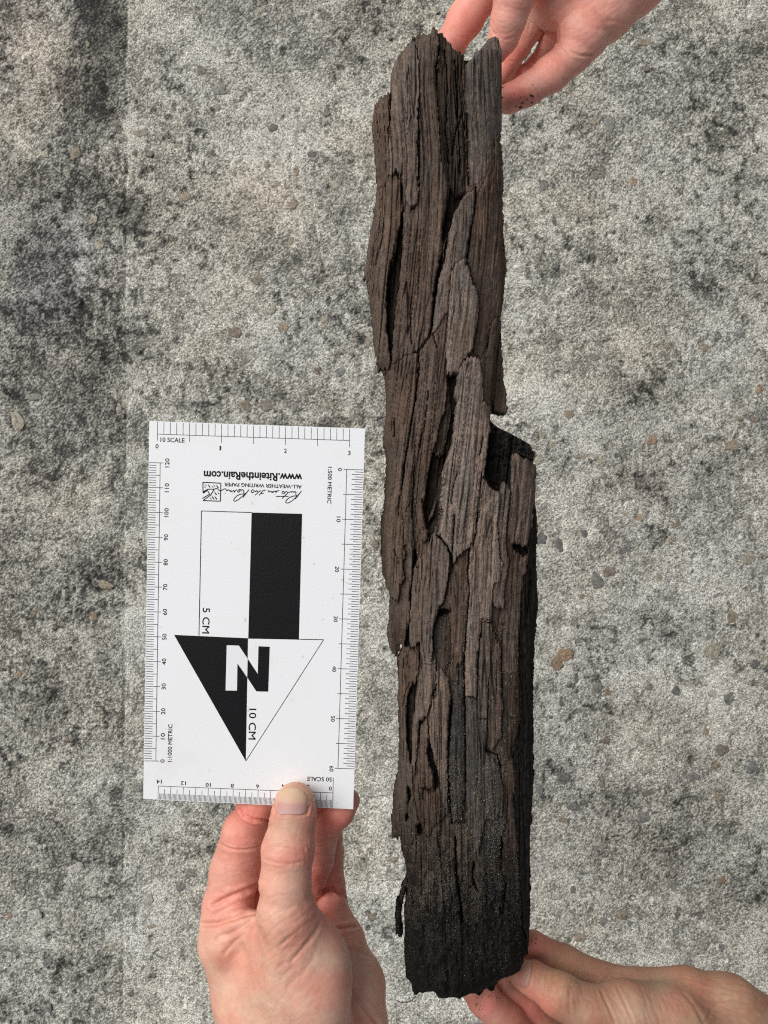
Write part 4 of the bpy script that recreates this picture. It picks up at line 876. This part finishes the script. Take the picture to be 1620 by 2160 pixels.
def skin_material():
    M = Mat('skin', 0.50, 0.35)
    co = M.coord(); c = M.attr('Col')['Color']
    n1 = M.noise(co, 70, 4, 0.6); n2 = M.noise(co, 420, 3, 0.6); n3 = M.noise(co, 1500, 2, .6)
    c = M.mix(c, M.ramp(n1, [(0.35, (0.90, 0.80, 0.78)), (0.65, (1.06, 1.06, 1.04))]), 0.9, 'MULTIPLY')
    c = M.mix(c, M.ramp(n2, [(0.30, (0.93, 0.88, 0.86)), (0.7, (1.05, 1.05, 1.05))]), 0.8, 'MULTIPLY')
    M.base(c)
    M.b.inputs['Subsurface Weight'].default_value = 0.0
    M.b.inputs['Subsurface Radius'].default_value = (1.0, 0.35, 0.2)
    M.b.inputs['Subsurface Scale'].default_value = 0.0022
    vo = M.n('TexVoronoi', feature='DISTANCE_TO_EDGE'); M.l(co, vo.inputs['Vector']); vo.inputs['Scale'].default_value = 1050
    b = M.bump(vo.outputs['Distance'], 0.14, 0.0003); b = M.bump(n2, 0.12, 0.0006, b); M.normal(b)
    return M.m
SKIN = skin_material()

def make_hand(label, sdf, lo, hi, creases, pinks, base, vx=0.6, bumps=(), base_pt=None, group=None, fine=()):
    lo = np.array(lo, float); hi = np.array(hi, float)
    shape = tuple(np.ceil((hi-lo)/vx).astype(int)+1)
    g = [lo[i]+vx*np.arange(shape[i]) for i in range(3)]
    B = 6                                              # evaluate finely only near the surface
    nb = [int(math.ceil(n/B)) for n in shape]
    bi = np.stack(np.meshgrid(*[np.arange(n) for n in nb], indexing='ij'), -1).reshape(-1, 3)
    dc = sdf(lo + vx*(bi*B + (B-1)/2.0)); half = vx*B*0.87*1.25 + 1.2
    f = np.repeat(np.repeat(np.repeat(dc.reshape(nb), B, 0), B, 1), B, 2).astype(np.float32)
    loc = np.stack(np.meshgrid(*[np.arange(B)]*3, indexing='ij'), -1).reshape(-1, 3)
    near = bi[np.abs(dc) < half]
    I = (near[:, None, :]*B + loc[None]).reshape(-1, 3)
    for k in range(0, len(I), 400000):
        q = I[k:k+400000]; f[q[:, 0], q[:, 1], q[:, 2]] = sdf(lo + vx*q)
    shape = f.shape
    V, F = surface_nets(f, shape, lo, vx)
    def normals(V):
        e = 0.35; T = np.array([(1, -1, -1), (-1, -1, 1), (-1, 1, -1), (1, 1, 1)], float); N = sum(sdf(V+t*e)[:, None]*t for t in T)
        return N/(np.linalg.norm(N, axis=1, keepdims=True)+1e-9)
    N = normals(V)
    V = V - N*sdf(V)[:, None].clip(-.5, .5)*0.8
    px, py = to_px(V); up = smooth(0.0, 0.35, N[:, 2])
    disp = np.zeros(len(V))
    for line, w, dep, *zlim in creases:
        wob = 2.2*(vnoise(px/13, py/13, 5)-.5)
        d = seg_dist(px+wob, py+wob, line); disp -= 0.75*(up if not zlim else up*(V[:, 2] < zlim[0]))*dep*(np.exp(-(d/w)**2) - 0.45*np.exp(-((d-2.3*w)/(1.5*w))**2))
    for (x, y), rx, ry, a in bumps:
        disp += up*a*np.exp(-((px-x)/rx)**2-((py-y)/ry)**2)
    disp += 0.16*(fbm(px/26, py/26, 71, 3)-.5)
    for (x, y), rx, ry, ang, amp, wl in fine:
        ca, sa = math.cos(ang), math.sin(ang); q = (px-x)*ca+(py-y)*sa; r = -(px-x)*sa+(py-y)*ca
        k = np.exp(-((px-x)/rx)**4-((py-y)/ry)**4)
        rg = 1-np.abs(2*fbm(q/(wl*7), r/wl, 88, 2)-1); disp -= up*k*amp*smooth(.72, 1.0, rg)
    V = V + N*disp[:, None]
    c = np.tile(np.array(base), (len(V), 1))
    for (x, y), rx, ry, col, a in sorted(pinks, key=lambda q: -q[3][0]):
        k = (a*np.exp(-((px-x)/rx)**2-((py-y)/ry)**2))[:, None]; c = c*(1-k) + np.array(col)*k
    mott = fbm(px/45, py/45, 81, 3)[:, None]-.5
    c = c*(1 + mott*np.array([0.04, -0.42, -0.42]))
    org = np.array(base_pt if base_pt is not None else V.mean(0))
    me = make_mesh('hand', V-org, F, True, {'Col': c})
    props = dict(label=label, category='hand')
    if group: props['group'] = group
    o = add('hand', me, SKIN, **props); o.location = tuple(org*.001)
    return o, org

def nail(hand, org, sdf, outline, axis_top, axis_bot, cols, raise_mm=0.45, top=30.0):
    """nail plate lying on the finger: outline in photograph pixels, shaded from free edge to root"""
    o = np.array(outline); x0, y0 = o.min(0); x1, y1 = o.max(0); n = 46
    gx, gy = np.meshgrid(np.linspace(x0, x1, n), np.linspace(y0, y1, n))
    m = in_poly(gx, gy, outline)
    d = seg_dist(gx.ravel(), gy.ravel(), list(outline)+[outline[0]]).reshape(gx.shape)
    h = np.full(gx.size, top); X, Y = gx.ravel(), gy.ravel()
    for _ in range(60): h = h - sdf(P(X, Y, h))*0.75
    z = h.reshape(gx.shape) + raise_mm*(1-np.exp(-d/3.5)) + 0.12
    cs = m[:-1, :-1] & m[1:, :-1] & m[:-1, 1:] & m[1:, 1:]
    used = np.zeros(gx.shape, bool); used[:-1, :-1] |= cs; used[1:, :-1] |= cs; used[:-1, 1:] |= cs; used[1:, 1:] |= cs
    ids = np.full(gx.shape, -1); k = used.sum(); ids[used] = np.arange(k); rr, cc = np.where(cs)
    T = np.stack([ids[rr, cc], ids[rr+1, cc], ids[rr+1, cc+1], ids[rr, cc+1]], -1); F = [T]
    V = P(gx[used], gy[used], z[used])-org; Vb = V.copy(); Vb[:, 2] -= 0.8
    ext = np.pad(cs, 1)
    for dr, dc, a, b in ((-1, 0, (0, 0), (0, 1)), (1, 0, (1, 1), (1, 0)), (0, -1, (1, 0), (0, 0)), (0, 1, (0, 1), (1, 1))):
        nb = np.roll(np.roll(ext, -dr, 0), -dc, 1)[1:-1, 1:-1]; r_, c_ = np.where(cs & ~nb)
        i0 = ids[r_+a[0], c_+a[1]]; i1 = ids[r_+b[0], c_+b[1]]; F.append(np.stack([i0, i1, i1+k, i0+k], -1))
    ax = np.array(axis_bot, float)-np.array(axis_top, float); L = ax@ax
    t = np.clip(((gx[used]-axis_top[0])*ax[0] + (gy[used]-axis_top[1])*ax[1])/L + 0.10*((gx[used]-(x0+x1)/2)/(x1-x0))**2, 0, 1)
    st = np.array([q[0] for q in cols]); cv = np.array([q[1] for q in cols])
    c = np.stack([np.interp(t, st, cv[:, j]) for j in range(3)], 1)
    N = Mat('fingernail', 0.42, 0.2); N.base(N.attr('Col')['Color']); N.b.inputs['Subsurface Weight'].default_value = 0.0; N.b.inputs['Subsurface Scale'].default_value = 0.001
    me = make_mesh('fingernail', np.concatenate([V, Vb]), np.concatenate(F), True, {'Col': np.concatenate([c, c])})
    return add('fingernail', me, N.m, hand)

def specks(hand, org, sdf, spots, top, name='dirt_specks'):
    V = []; F = []; r = random.Random(4)
    sx = np.array([q[0] for q in spots]); sy = np.array([q[1] for q in spots]); hh = np.full(len(spots), float(top))
    for _ in range(70): hh = hh - sdf(P(sx, sy, hh))*0.75
    for (x, y, s), h0 in zip(spots, hh):
        h = [float(h0)]
        c = P(x, y, h[0]+0.03)-org; b = len(V); k = 7; rr = rmm(s, h[0])
        for j in range(k):
            a = 6.283*j/k; q = rr*r.uniform(.6, 1.2); V.append(c+np.array([q*math.cos(a), q*math.sin(a), -0.25]))
        V.append(c+np.array([0, 0, rr*0.35]))
        F += [(b+j, b+(j+1) % k, b+k) for j in range(k)]
    return add(name, make_mesh(name, V, F, True), flat_mat('dark_soil', (0.03, 0.018, 0.013), .8), hand, kind='stuff')

TANSK, PINK, RED, PALE = (0.75, 0.430, 0.325), (0.84, 0.345, 0.280), (0.80, 0.235, 0.190), (0.78, 0.495, 0.390)

# --- the hand that pinches the card
def h1():
    thumb = [J('R7', 785, 300, 136, 3.9), J('R7', 775, 400, 147, 4.8), J('R7', 738, 625, 172, 8), J('R7', 720, 830, 164, 8), J('R7', 730, 1060, 195, 6), J('R7', 800, 1450, 290, -6), J('R7', 900, 2000, 330, -16)]
    index = [J('R7', 590, 240, 100, -13), J('R7', 510, 345, 120, -13.5), J('R7', 440, 500, 148, -20), J('R7', 380, 760, 172, -27), J('R7', 325, 1010, 165, -27), J('R7', 340, 1250, 205, -24), J('R7', 500, 1600, 280, -26), J('R7', 640, 2050, 330, -28)]
    web = [J('R7', 420, 1120, 100, -15), J('R7', 640, 1250, 170, -10), J('R7', 600, 1700, 300, -18)]
    middle = [J('R7', 1140, 290, 88, -12.5), J('R7', 1085, 365, 100, -13), J('R7', 985, 480, 106, -18), J('R7', 940, 700, 105, -26), J('R7', 880, 860, 110, -34), J('R7', 800, 1000, 120, -40)]
    midb = [J('R7', 930, 330, 70, -15), J('R7', 850, 400, 80, -18), J('R7', 700, 560, 90, -30), J('R7', 600, 760, 100, -38), J('R7', 560, 1000, 120, -38)]
    ring = [J('R7', 1030, 480, 80, -28), J('R7', 1030, 640, 84, -34), J('R7', 1030, 860, 92, -38), J('R7', 1040, 1000, 110, -38)]
    palm = [J('R7', 1030, 1000, 105, -33), J('R7', 1090, 1250, 165, -36), J('R7', 1130, 1560, 265, -40), J('R7', 1080, 2050, 380, -42)]
    arm = [J('R7', 850, 1950, 390, -32), J('R7', 900, 2400, 330, -42), J('R7', 930, 2900, 370, -52)]
    def f(Q):
        d = smin(chain_sdf(Q, thumb, 3.0), chain_sdf(Q, index[4:], 3.0), 7.0)
        d = smin(d, chain_sdf(Q, arm, 4.0), 8.0)
        d = smin(d, chain_sdf(Q, web, 3), 7.0)
        d = smin(d, ell_sdf(Q, J('R7', 950, 1500, 0, -2)[0], (13, 22, 13)), 8.0)
        pm = chain_sdf(Q, palm, 3)
        d = smin(d, pm, 3.0)
        d = smin(d, chain_sdf(Q, index[:6], 2.2), 2.0)
        m = chain_sdf(Q, middle, 2.0); m = np.minimum(m, chain_sdf(Q, midb, 2.0)); m = smin(m, chain_sdf(Q, ring, 2.0), 0.7)
        d = smin(d, m, 0.8)
        # the card lies between thumb and fingers
        return d
    return f
H1 = h1()
c1 = [(Z('R7', l), w, d, *zz) for l, w, d, *zz in [
    ([(600, 500), (660, 488), (740, 487), (800, 500)], 2.0, .25), ([(580, 600), (640, 588), (700, 585), (760, 605), (850, 622)], 2.2, .55), ([(580, 690), (660, 715), (740, 722), (830, 705)], 2.2, .40), ([(600, 640), (700, 650), (800, 655)], 3, .15),
    ([(280, 590), (340, 620), (440, 625), (540, 605)], 2.8, .8), ([(290, 570), (400, 600), (540, 580)], 2, .25), ([(230, 1000), (330, 950), (420, 915), (520, 870)], 4.5, 1.7), ([(160, 1135), (260, 1130), (370, 1090), (500, 1050)], 4.5, 1.5), ([(200, 760), (300, 780), (400, 770)], 2, .12),
    ([(250, 1230), (360, 1190), (490, 1110)], 4.5, .8), ([(300, 1330), (400, 1230), (490, 1140)], 4, .5), ([(960, 1090), (940, 1160), (890, 1230), (830, 1310), (760, 1390)], 3.6, .55), ([(930, 1000), (880, 1060), (800, 1100), (700, 1150)], 3.6, .16), ([(940, 1060), (880, 1130), (780, 1200), (690, 1260)], 3.6, .22),
    ([(930, 1190), (850, 1290), (740, 1380), (680, 1420)], 4.0, .28), ([(880, 1290), (800, 1390), (700, 1480)], 4.0, .22), ([(910, 1370), (830, 1480), (740, 1560)], 4.5, .2), ([(600, 960), (700, 930), (830, 940)], 2.6, .18), ([(560, 1130), (660, 1060), (780, 1010)], 2.6, .20), ([(560, 1250), (660, 1150), (800, 1060)], 2.6, .22), ([(560, 1370), (660, 1290), (760, 1220)], 3.0, .22),
    ([(590, 770), (700, 790), (820, 775)], 2.0, .12), ([(1020, 1180), (1100, 1160), (1230, 1140)], 3.5, 1.5, -19), ([(1100, 1300), (1180, 1300), (1290, 1350)], 3.0, .6, -19), ([(1140, 1560), (1260, 1700), (1350, 1814)], 4.5, 1.3, -19), ([(970, 905), (1050, 890), (1130, 945)], 4.0, 2.0, -19), ([(1020, 705), (1110, 700)], 2.2, .6, -19),
    ([(930, 660), (1020, 670)], 2.0, .3), ([(940, 490), (1040, 520)], 2.0, .25), ([(1180, 1600), (1150, 1750), (1110, 1814)], 3.2, .5, -19), ([(410, 330), (440, 390), (500, 420), (600, 428)], 2.8, 1.6), ([(930, 385), (975, 360), (1000, 335)], 2.4, .7),
    ([(640, 330), (650, 370), (700, 388), (800, 388), (868, 378), (885, 330)], 2.2, .75)]]
b1 = [(Z('R7', [(400, 1420)])[0], 30, 45, -1.6), (Z('R7', [(540, 1300)])[0], 22, 60, -0.9), (Z('R7', [(720, 650)])[0], 45, 16, .35), (Z('R7', [(640, 1400)])[0], 26, 60, .9)]
p1 = [(Z('R7', [(480, 360)])[0], 60, 30, RED, .75), (Z('R7', [(380, 620)])[0], 60, 120, PINK, .8), (Z('R7', [(250, 1000)])[0], 80, 60, PINK, .6), (Z('R7', [(1080, 400)])[0], 60, 45, RED, .85), (Z('R7', [(950, 800)])[0], 40, 90, RED, .6), (Z('R7', [(1060, 1000)])[0], 45, 90, PINK, .55), (Z('R7', [(780, 230)])[0], 44, 30, (0.66, 0.43, 0.26), .8),
      (Z('R7', [(720, 690)])[0], 50, 22, PINK, .55), (Z('R7', [(740, 440)])[0], 44, 26, (0.52, 0.30, 0.215), .8), (Z('R7', [(640, 1330)])[0], 60, 60, (0.66, 0.36, 0.25), .5), (Z('R7', [(250, 1450)])[0], 60, 60, (0.64, 0.35, 0.25), .6), (Z('R7', [(900, 1650)])[0], 70, 60, PALE, .4), (Z('R7', [(480, 1740)])[0], 60, 60, (0.66, 0.41, 0.29), .5)]
def bounds(x0, x1, y0, y1, h0, h1):
    c = np.array([P(x, y, h) for x in (x0, x1) for y in (y0, y1) for h in (h0, h1)]); return c.min(0), c.max(0)
lo, hi = bounds(395, 870, 1620, 2640, -80, 22)
fine1 = [(Z('R7', [(720, 1150)])[0], 75, 110, -0.62, .12, 5.0), (Z('R7', [(740, 640)])[0], 55, 45, 0.05, .22, 5.0), (Z('R7', [(370, 780)])[0], 55, 130, 0.12, .16, 4.5), (Z('R7', [(620, 1550)])[0], 110, 110, -0.75, .14, 6.0), (Z('R7', [(950, 650)])[0], 40, 90, 0.1, .16, 4.5)]
hand1, org1 = make_hand('hand with thumb on top of the white scale card, pinching its lower edge', H1, lo, hi, c1, p1, TANSK, 0.65, b1, P(640, 2200, -40), fine=fine1)
nl = Z('TN', [(178, 560), (172, 470), (185, 380), (230, 300), (310, 250), (410, 232), (520, 245), (600, 290), (645, 360), (658, 450), (650, 540), (625, 620), (560, 650), (400, 655), (240, 648), (195, 625)])
nail(hand1, org1, H1, nl, Z('TN', [(410, 235)])[0], Z('TN', [(400, 655)])[0], [(0, (0.70, 0.50, 0.35)), (.2, (0.66, 0.45, 0.30)), (.50, (0.64, 0.41, 0.30)), (.62, (0.56, 0.315, 0.275)), (.85, (0.54, 0.31, 0.295)), (1, (0.60, 0.42, 0.39))])

# --- the palm-up hand under the top end
def h2():
    z = lambda x, y, r, h: J('RT', x, y, r, h)
    index = [z(120, 430, 70, -44), z(215, 270, 92, -44), z(300, 130, 110, -46), z(400, -40, 122, -46), z(560, -260, 140, -46), z(760, -420, 170, -46)]
    thumb = [z(500, 330, 72, -30), z(545, 240, 92, -28), z(575, 130, 106, -24), z(615, -20, 124, -20), z(700, -200, 150, -24), z(860, -330, 200, -34)]
    middle = [z(480, 560, 55, -50), z(550, 450, 60, -52), z(645, 310, 62, -58), z(735, 170, 74, -58), z(860, 40, 100, -52), z(1000, -120, 140, -48)]
    ring = [z(560, 560, 52, -56), z(650, 490, 55, -60), z(745, 400, 46, -66), z(815, 300, 50, -62), z(900, 200, 74, -52)]
    pinky = [z(500, 640, 66, -44), z(580, 625, 84, -42), z(690, 575, 92, -40), z(850, 465, 108, -38), z(980, 350, 112, -40), z(1080, 240, 130, -44)]
    palm = [z(1060, 215, 140, -44), z(1180, 60, 190, -46), z(1330, -180, 260, -48), z(1480, -480, 290, -50)]
    palm2 = [z(840, 60, 120, -44), z(1000, -60, 170, -44), z(1200, -250, 240, -46)]
    arm = [z(1330, -180, 250, -48), z(1720, -700, 225, -54), z(2150, -1250, 250, -58)]
    def f(Q):
        pm = smin(chain_sdf(Q, palm[:3], 4), chain_sdf(Q, palm2, 4), 8)
        pm = smin(pm, chain_sdf(Q, arm, 4), 8)
        pm = smin(pm, ell_sdf(Q, z(1040, 215, 0, -38)[0], (11, 11, 9)), 3)
        d = smin(pm, chain_sdf(Q, pinky, 2.2), 1.2)
        d = smin(d, chain_sdf(Q, middle, 2.2), 1.2); d = smin(d, chain_sdf(Q, ring, 2.2), 0.8)
        d = smin(d, chain_sdf(Q, index, 2.5), 2.0)
        d = smin(d, chain_sdf(Q, thumb, 2.5), 2.0)
        return d
    return f
H2 = h2()
c2 = [(Z('RT', l), w, d) for l, w, d in [
    ([(815, 380), (860, 420), (905, 470), (935, 525)], 2.2, .45), ([(840, 375), (890, 430), (930, 480), (950, 520)], 1.8, .35), ([(690, 490), (735, 530), (760, 580), (775, 640)], 2.2, .45), ([(700, 130), (760, 165), (830, 230), (900, 280), (960, 325), (1040, 350), (1110, 350)], 2.6, .8), ([(870, 140), (890, 200), (900, 270)], 3.0, .5),
    ([(900, 120), (950, 90), (1010, 80)], 3.5, .35), ([(1010, 120), (1100, 180), (1190, 190)], 3.5, .2), ([(460, 160), (475, 190), (490, 220)], 2.0, .5), ([(470, 130), (485, 170)], 1.8, .35), ([(190, 210), (260, 230), (330, 240)], 2.0, .2), ([(560, 250), (610, 235), (650, 225)], 2.2, .25), ([(700, 60), (730, 110), (700, 200)], 2.5, .4),
    ([(830, 235), (860, 255), (880, 275)], 1.8, .5), ([(700, 415), (740, 428)], 1.8, .5), ([(560, 395), (600, 385), (640, 400)], 1.8, .3), ([(1130, 60), (1200, 130), (1330, 150)], 3.5, .25)]]
p2 = [(Z('RT', [(600, 640)])[0], 22, 12, (0.26, 0.13, 0.095), .55), (Z('RT', [(690, 620)])[0], 16, 14, (0.26, 0.13, 0.095), .4), (Z('RT', [(545, 560)])[0], 8, 16, (0.26, 0.13, 0.095), .5), (Z('RT', [(300, 90)])[0], 70, 60, PINK, .85), (Z('RT', [(230, 270)])[0], 40, 40, RED, .45), (Z('RT', [(650, 600)])[0], 40, 26, RED, .85), (Z('RT', [(850, 450)])[0], 60, 40, PINK, .75), (Z('RT', [(560, 280)])[0], 34, 50, PINK, .8), (Z('RT', [(1080, 220)])[0], 50, 40, PINK, .75), (Z('RT', [(640, 330)])[0], 40, 60, PINK, .6), (Z('RT', [(540, 380)])[0], 20, 20, RED, .6)]
lo, hi = bounds(890, 1710, -530, 265, -84, -6)
hand2, org2 = make_hand('pink palm-up hand at the top, fingers reaching under the broken upper end of the wood', H2, lo, hi, c2, p2, (0.81, 0.430, 0.345), 0.7, (), P(1320, -120, -60), fine=[(Z('RT', [(850, 460)])[0], 70, 60, 0.9, .12, 4.5), (Z('RT', [(1050, 150)])[0], 120, 90, -0.5, .14, 6.0), (Z('RT', [(560, 120)])[0], 50, 90, 0.2, .14, 5.0)])
specks(hand2, org2, H2, [(x, y, s*.75) for x, y, s in [(random.Random(i).gauss(1106, 14), random.Random(i+50).gauss(196, 13), random.Random(i+90).uniform(.8, 2.4)) for i in range(26)] + [(*Z('TT', [(q[0], q[1])])[0], q[2]*1.9) for q in [(628, 1075, 1.6), (675, 1075, 2.2), (745, 1105, 1.2), (860, 1078, 3.0), (885, 1090, 2.6), (770, 1165, 2.4), (745, 1215, 3.2), (872, 1163, 2), (820, 1120, 1.4), (545, 1105, 2), (690, 1205, 1.2), (545, 1000, 2.4), (650, 1010, 1.2)]]], -20)

# --- the hand holding the lower end
def h3():
    z = lambda x, y, r, h: J('RB', x, y, r, h)
    thumb = [z(335, 480, 62, -27), z(400, 500, 82, -25), z(540, 585, 106, -21), z(700, 680, 128, -20), z(880, 690, 165, -22), z(1100, 760, 215, -27), z(1450, 1000, 300, -34)]
    index = [z(300, 340, 60, -41), z(400, 335, 74, -42), z(560, 425, 92, -45), z(740, 520, 100, -46), z(950, 570, 110, -42), z(1200, 590, 135, -38), z(1400, 680, 190, -38), z(1700, 950, 270, -42)]
    middle = [z(60, 520, 60, -40), z(150, 610, 82, -42), z(260, 720, 96, -46), z(420, 900, 110, -52), z(640, 1030, 120, -52), z(960, 1050, 160, -46)]
    ring = [z(260, 520, 60, -52), z(360, 640, 78, -55), z(480, 780, 90, -58), z(640, 900, 100, -56), z(900, 950, 150, -48)]
    arm = [z(1400, 900, 290, -36), z(1900, 1250, 265, -44), z(2300, 1500, 280, -48)]
    def f(Q):
        d = smin(chain_sdf(Q, thumb, 3), chain_sdf(Q, index[4:], 3), 4.5)
        d = smin(d, chain_sdf(Q, arm, 4), 8)
        d = smin(d, chain_sdf(Q, index[:6], 2.5), 1.5)
        m = smin(chain_sdf(Q, middle, 2.2), chain_sdf(Q, ring, 2.2), 0.7)
        return smin(d, m, 1.2)
    return f
H3 = h3()
c3 = [(Z('RB', l), w, d) for l, w, d in [
    ([(750, 545), (770, 600), (800, 660), (830, 736)], 2.4, .7), ([(830, 530), (860, 590), (890, 650), (920, 720)], 2.4, .45), ([(480, 480), (470, 540), (480, 600)], 2.2, .35), ([(515, 500), (500, 560), (520, 640)], 2.2, .25), ([(450, 470), (440, 530)], 2, .25), ([(600, 540), (590, 620), (600, 700)], 3, .3), ([(760, 520), (820, 470), (870, 455)], 2.4, .35), ([(960, 500), (990, 470), (1010, 455)], 2.2, .3),
    ([(1180, 570), (1240, 640), (1290, 736)], 3.4, .45), ([(1280, 600), (1360, 620), (1450, 600)], 3.4, .4), ([(1350, 700), (1450, 680), (1560, 690)], 3.0, .3), ([(1400, 610), (1330, 660), (1300, 720)], 3.2, .3), ([(620, 470), (700, 490), (750, 500)], 2.2, .3), ([(395, 400), (402, 440), (395, 500), (385, 550)], 1.8, .5)]]
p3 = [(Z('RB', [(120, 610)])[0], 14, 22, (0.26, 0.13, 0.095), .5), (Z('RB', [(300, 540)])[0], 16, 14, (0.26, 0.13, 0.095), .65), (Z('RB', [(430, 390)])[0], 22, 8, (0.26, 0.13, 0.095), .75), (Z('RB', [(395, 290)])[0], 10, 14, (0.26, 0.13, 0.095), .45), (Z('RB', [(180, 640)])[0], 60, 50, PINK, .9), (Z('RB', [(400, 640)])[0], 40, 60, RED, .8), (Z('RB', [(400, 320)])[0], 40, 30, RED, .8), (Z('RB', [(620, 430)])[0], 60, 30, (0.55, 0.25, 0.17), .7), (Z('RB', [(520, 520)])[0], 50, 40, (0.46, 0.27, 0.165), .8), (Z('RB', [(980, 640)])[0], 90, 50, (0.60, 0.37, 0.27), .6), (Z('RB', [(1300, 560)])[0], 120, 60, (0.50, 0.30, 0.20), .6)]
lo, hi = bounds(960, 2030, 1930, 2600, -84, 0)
hand3, org3 = make_hand('hand at the lower right, thumb and fingers gripping the black lower end of the wood', H3, lo, hi, c3, p3, (0.375, 0.207, 0.138), 0.7, (), P(1600, 2300, -45), fine=[(Z('RB', [(560, 580)])[0], 90, 60, 1.4, .2, 4.5), (Z('RB', [(950, 640)])[0], 110, 60, 1.2, .2, 6.0), (Z('RB', [(1400, 620)])[0], 120, 80, 0.2, .2, 6.0)])  # base skin darkened: the shade over this hand is put into its colour
nl3 = Z('RB', [(290, 500), (282, 470), (320, 430), (360, 405), (388, 415), (398, 440), (393, 490), (382, 535), (372, 556), (345, 548), (315, 525)])
nail(hand3, org3, H3, nl3, Z('RB', [(285, 480)])[0], Z('RB', [(395, 480)])[0], [(0, (0.42, 0.22, 0.16)), (.5, (0.42, 0.185, 0.14)), (1, (0.45, 0.26, 0.205))], 0.30)
specks(hand3, org3, H3, [(random.Random(i).uniform(1000, 1050), random.Random(i+50).uniform(2098, 2150), random.Random(i+90).uniform(.7, 2.2)) for i in range(24)] + [(random.Random(i).gauss(1130, 9), random.Random(i+50).gauss(2000, 12), random.Random(i+90).uniform(.7, 2.0)) for i in range(14)] + [(*Z('RB', [(x, y)])[0], s*1.2) for x, y, s in [(115, 600, 2.4), (112, 635, 2.8), (185, 590, 1.6), (215, 605, 1.4), (140, 660, 1.8), (155, 692, 1.6), (235, 570, 1.4), (400, 310, 1.4), (430, 390, 2.6), (415, 385, 2.2), (445, 392, 2.0), (150, 585, 1.5), (205, 660, 1.0), (120, 705, 1.4), (225, 720, 1.2), (420, 290, 1.0), (290, 520, 2.0)]], -10)
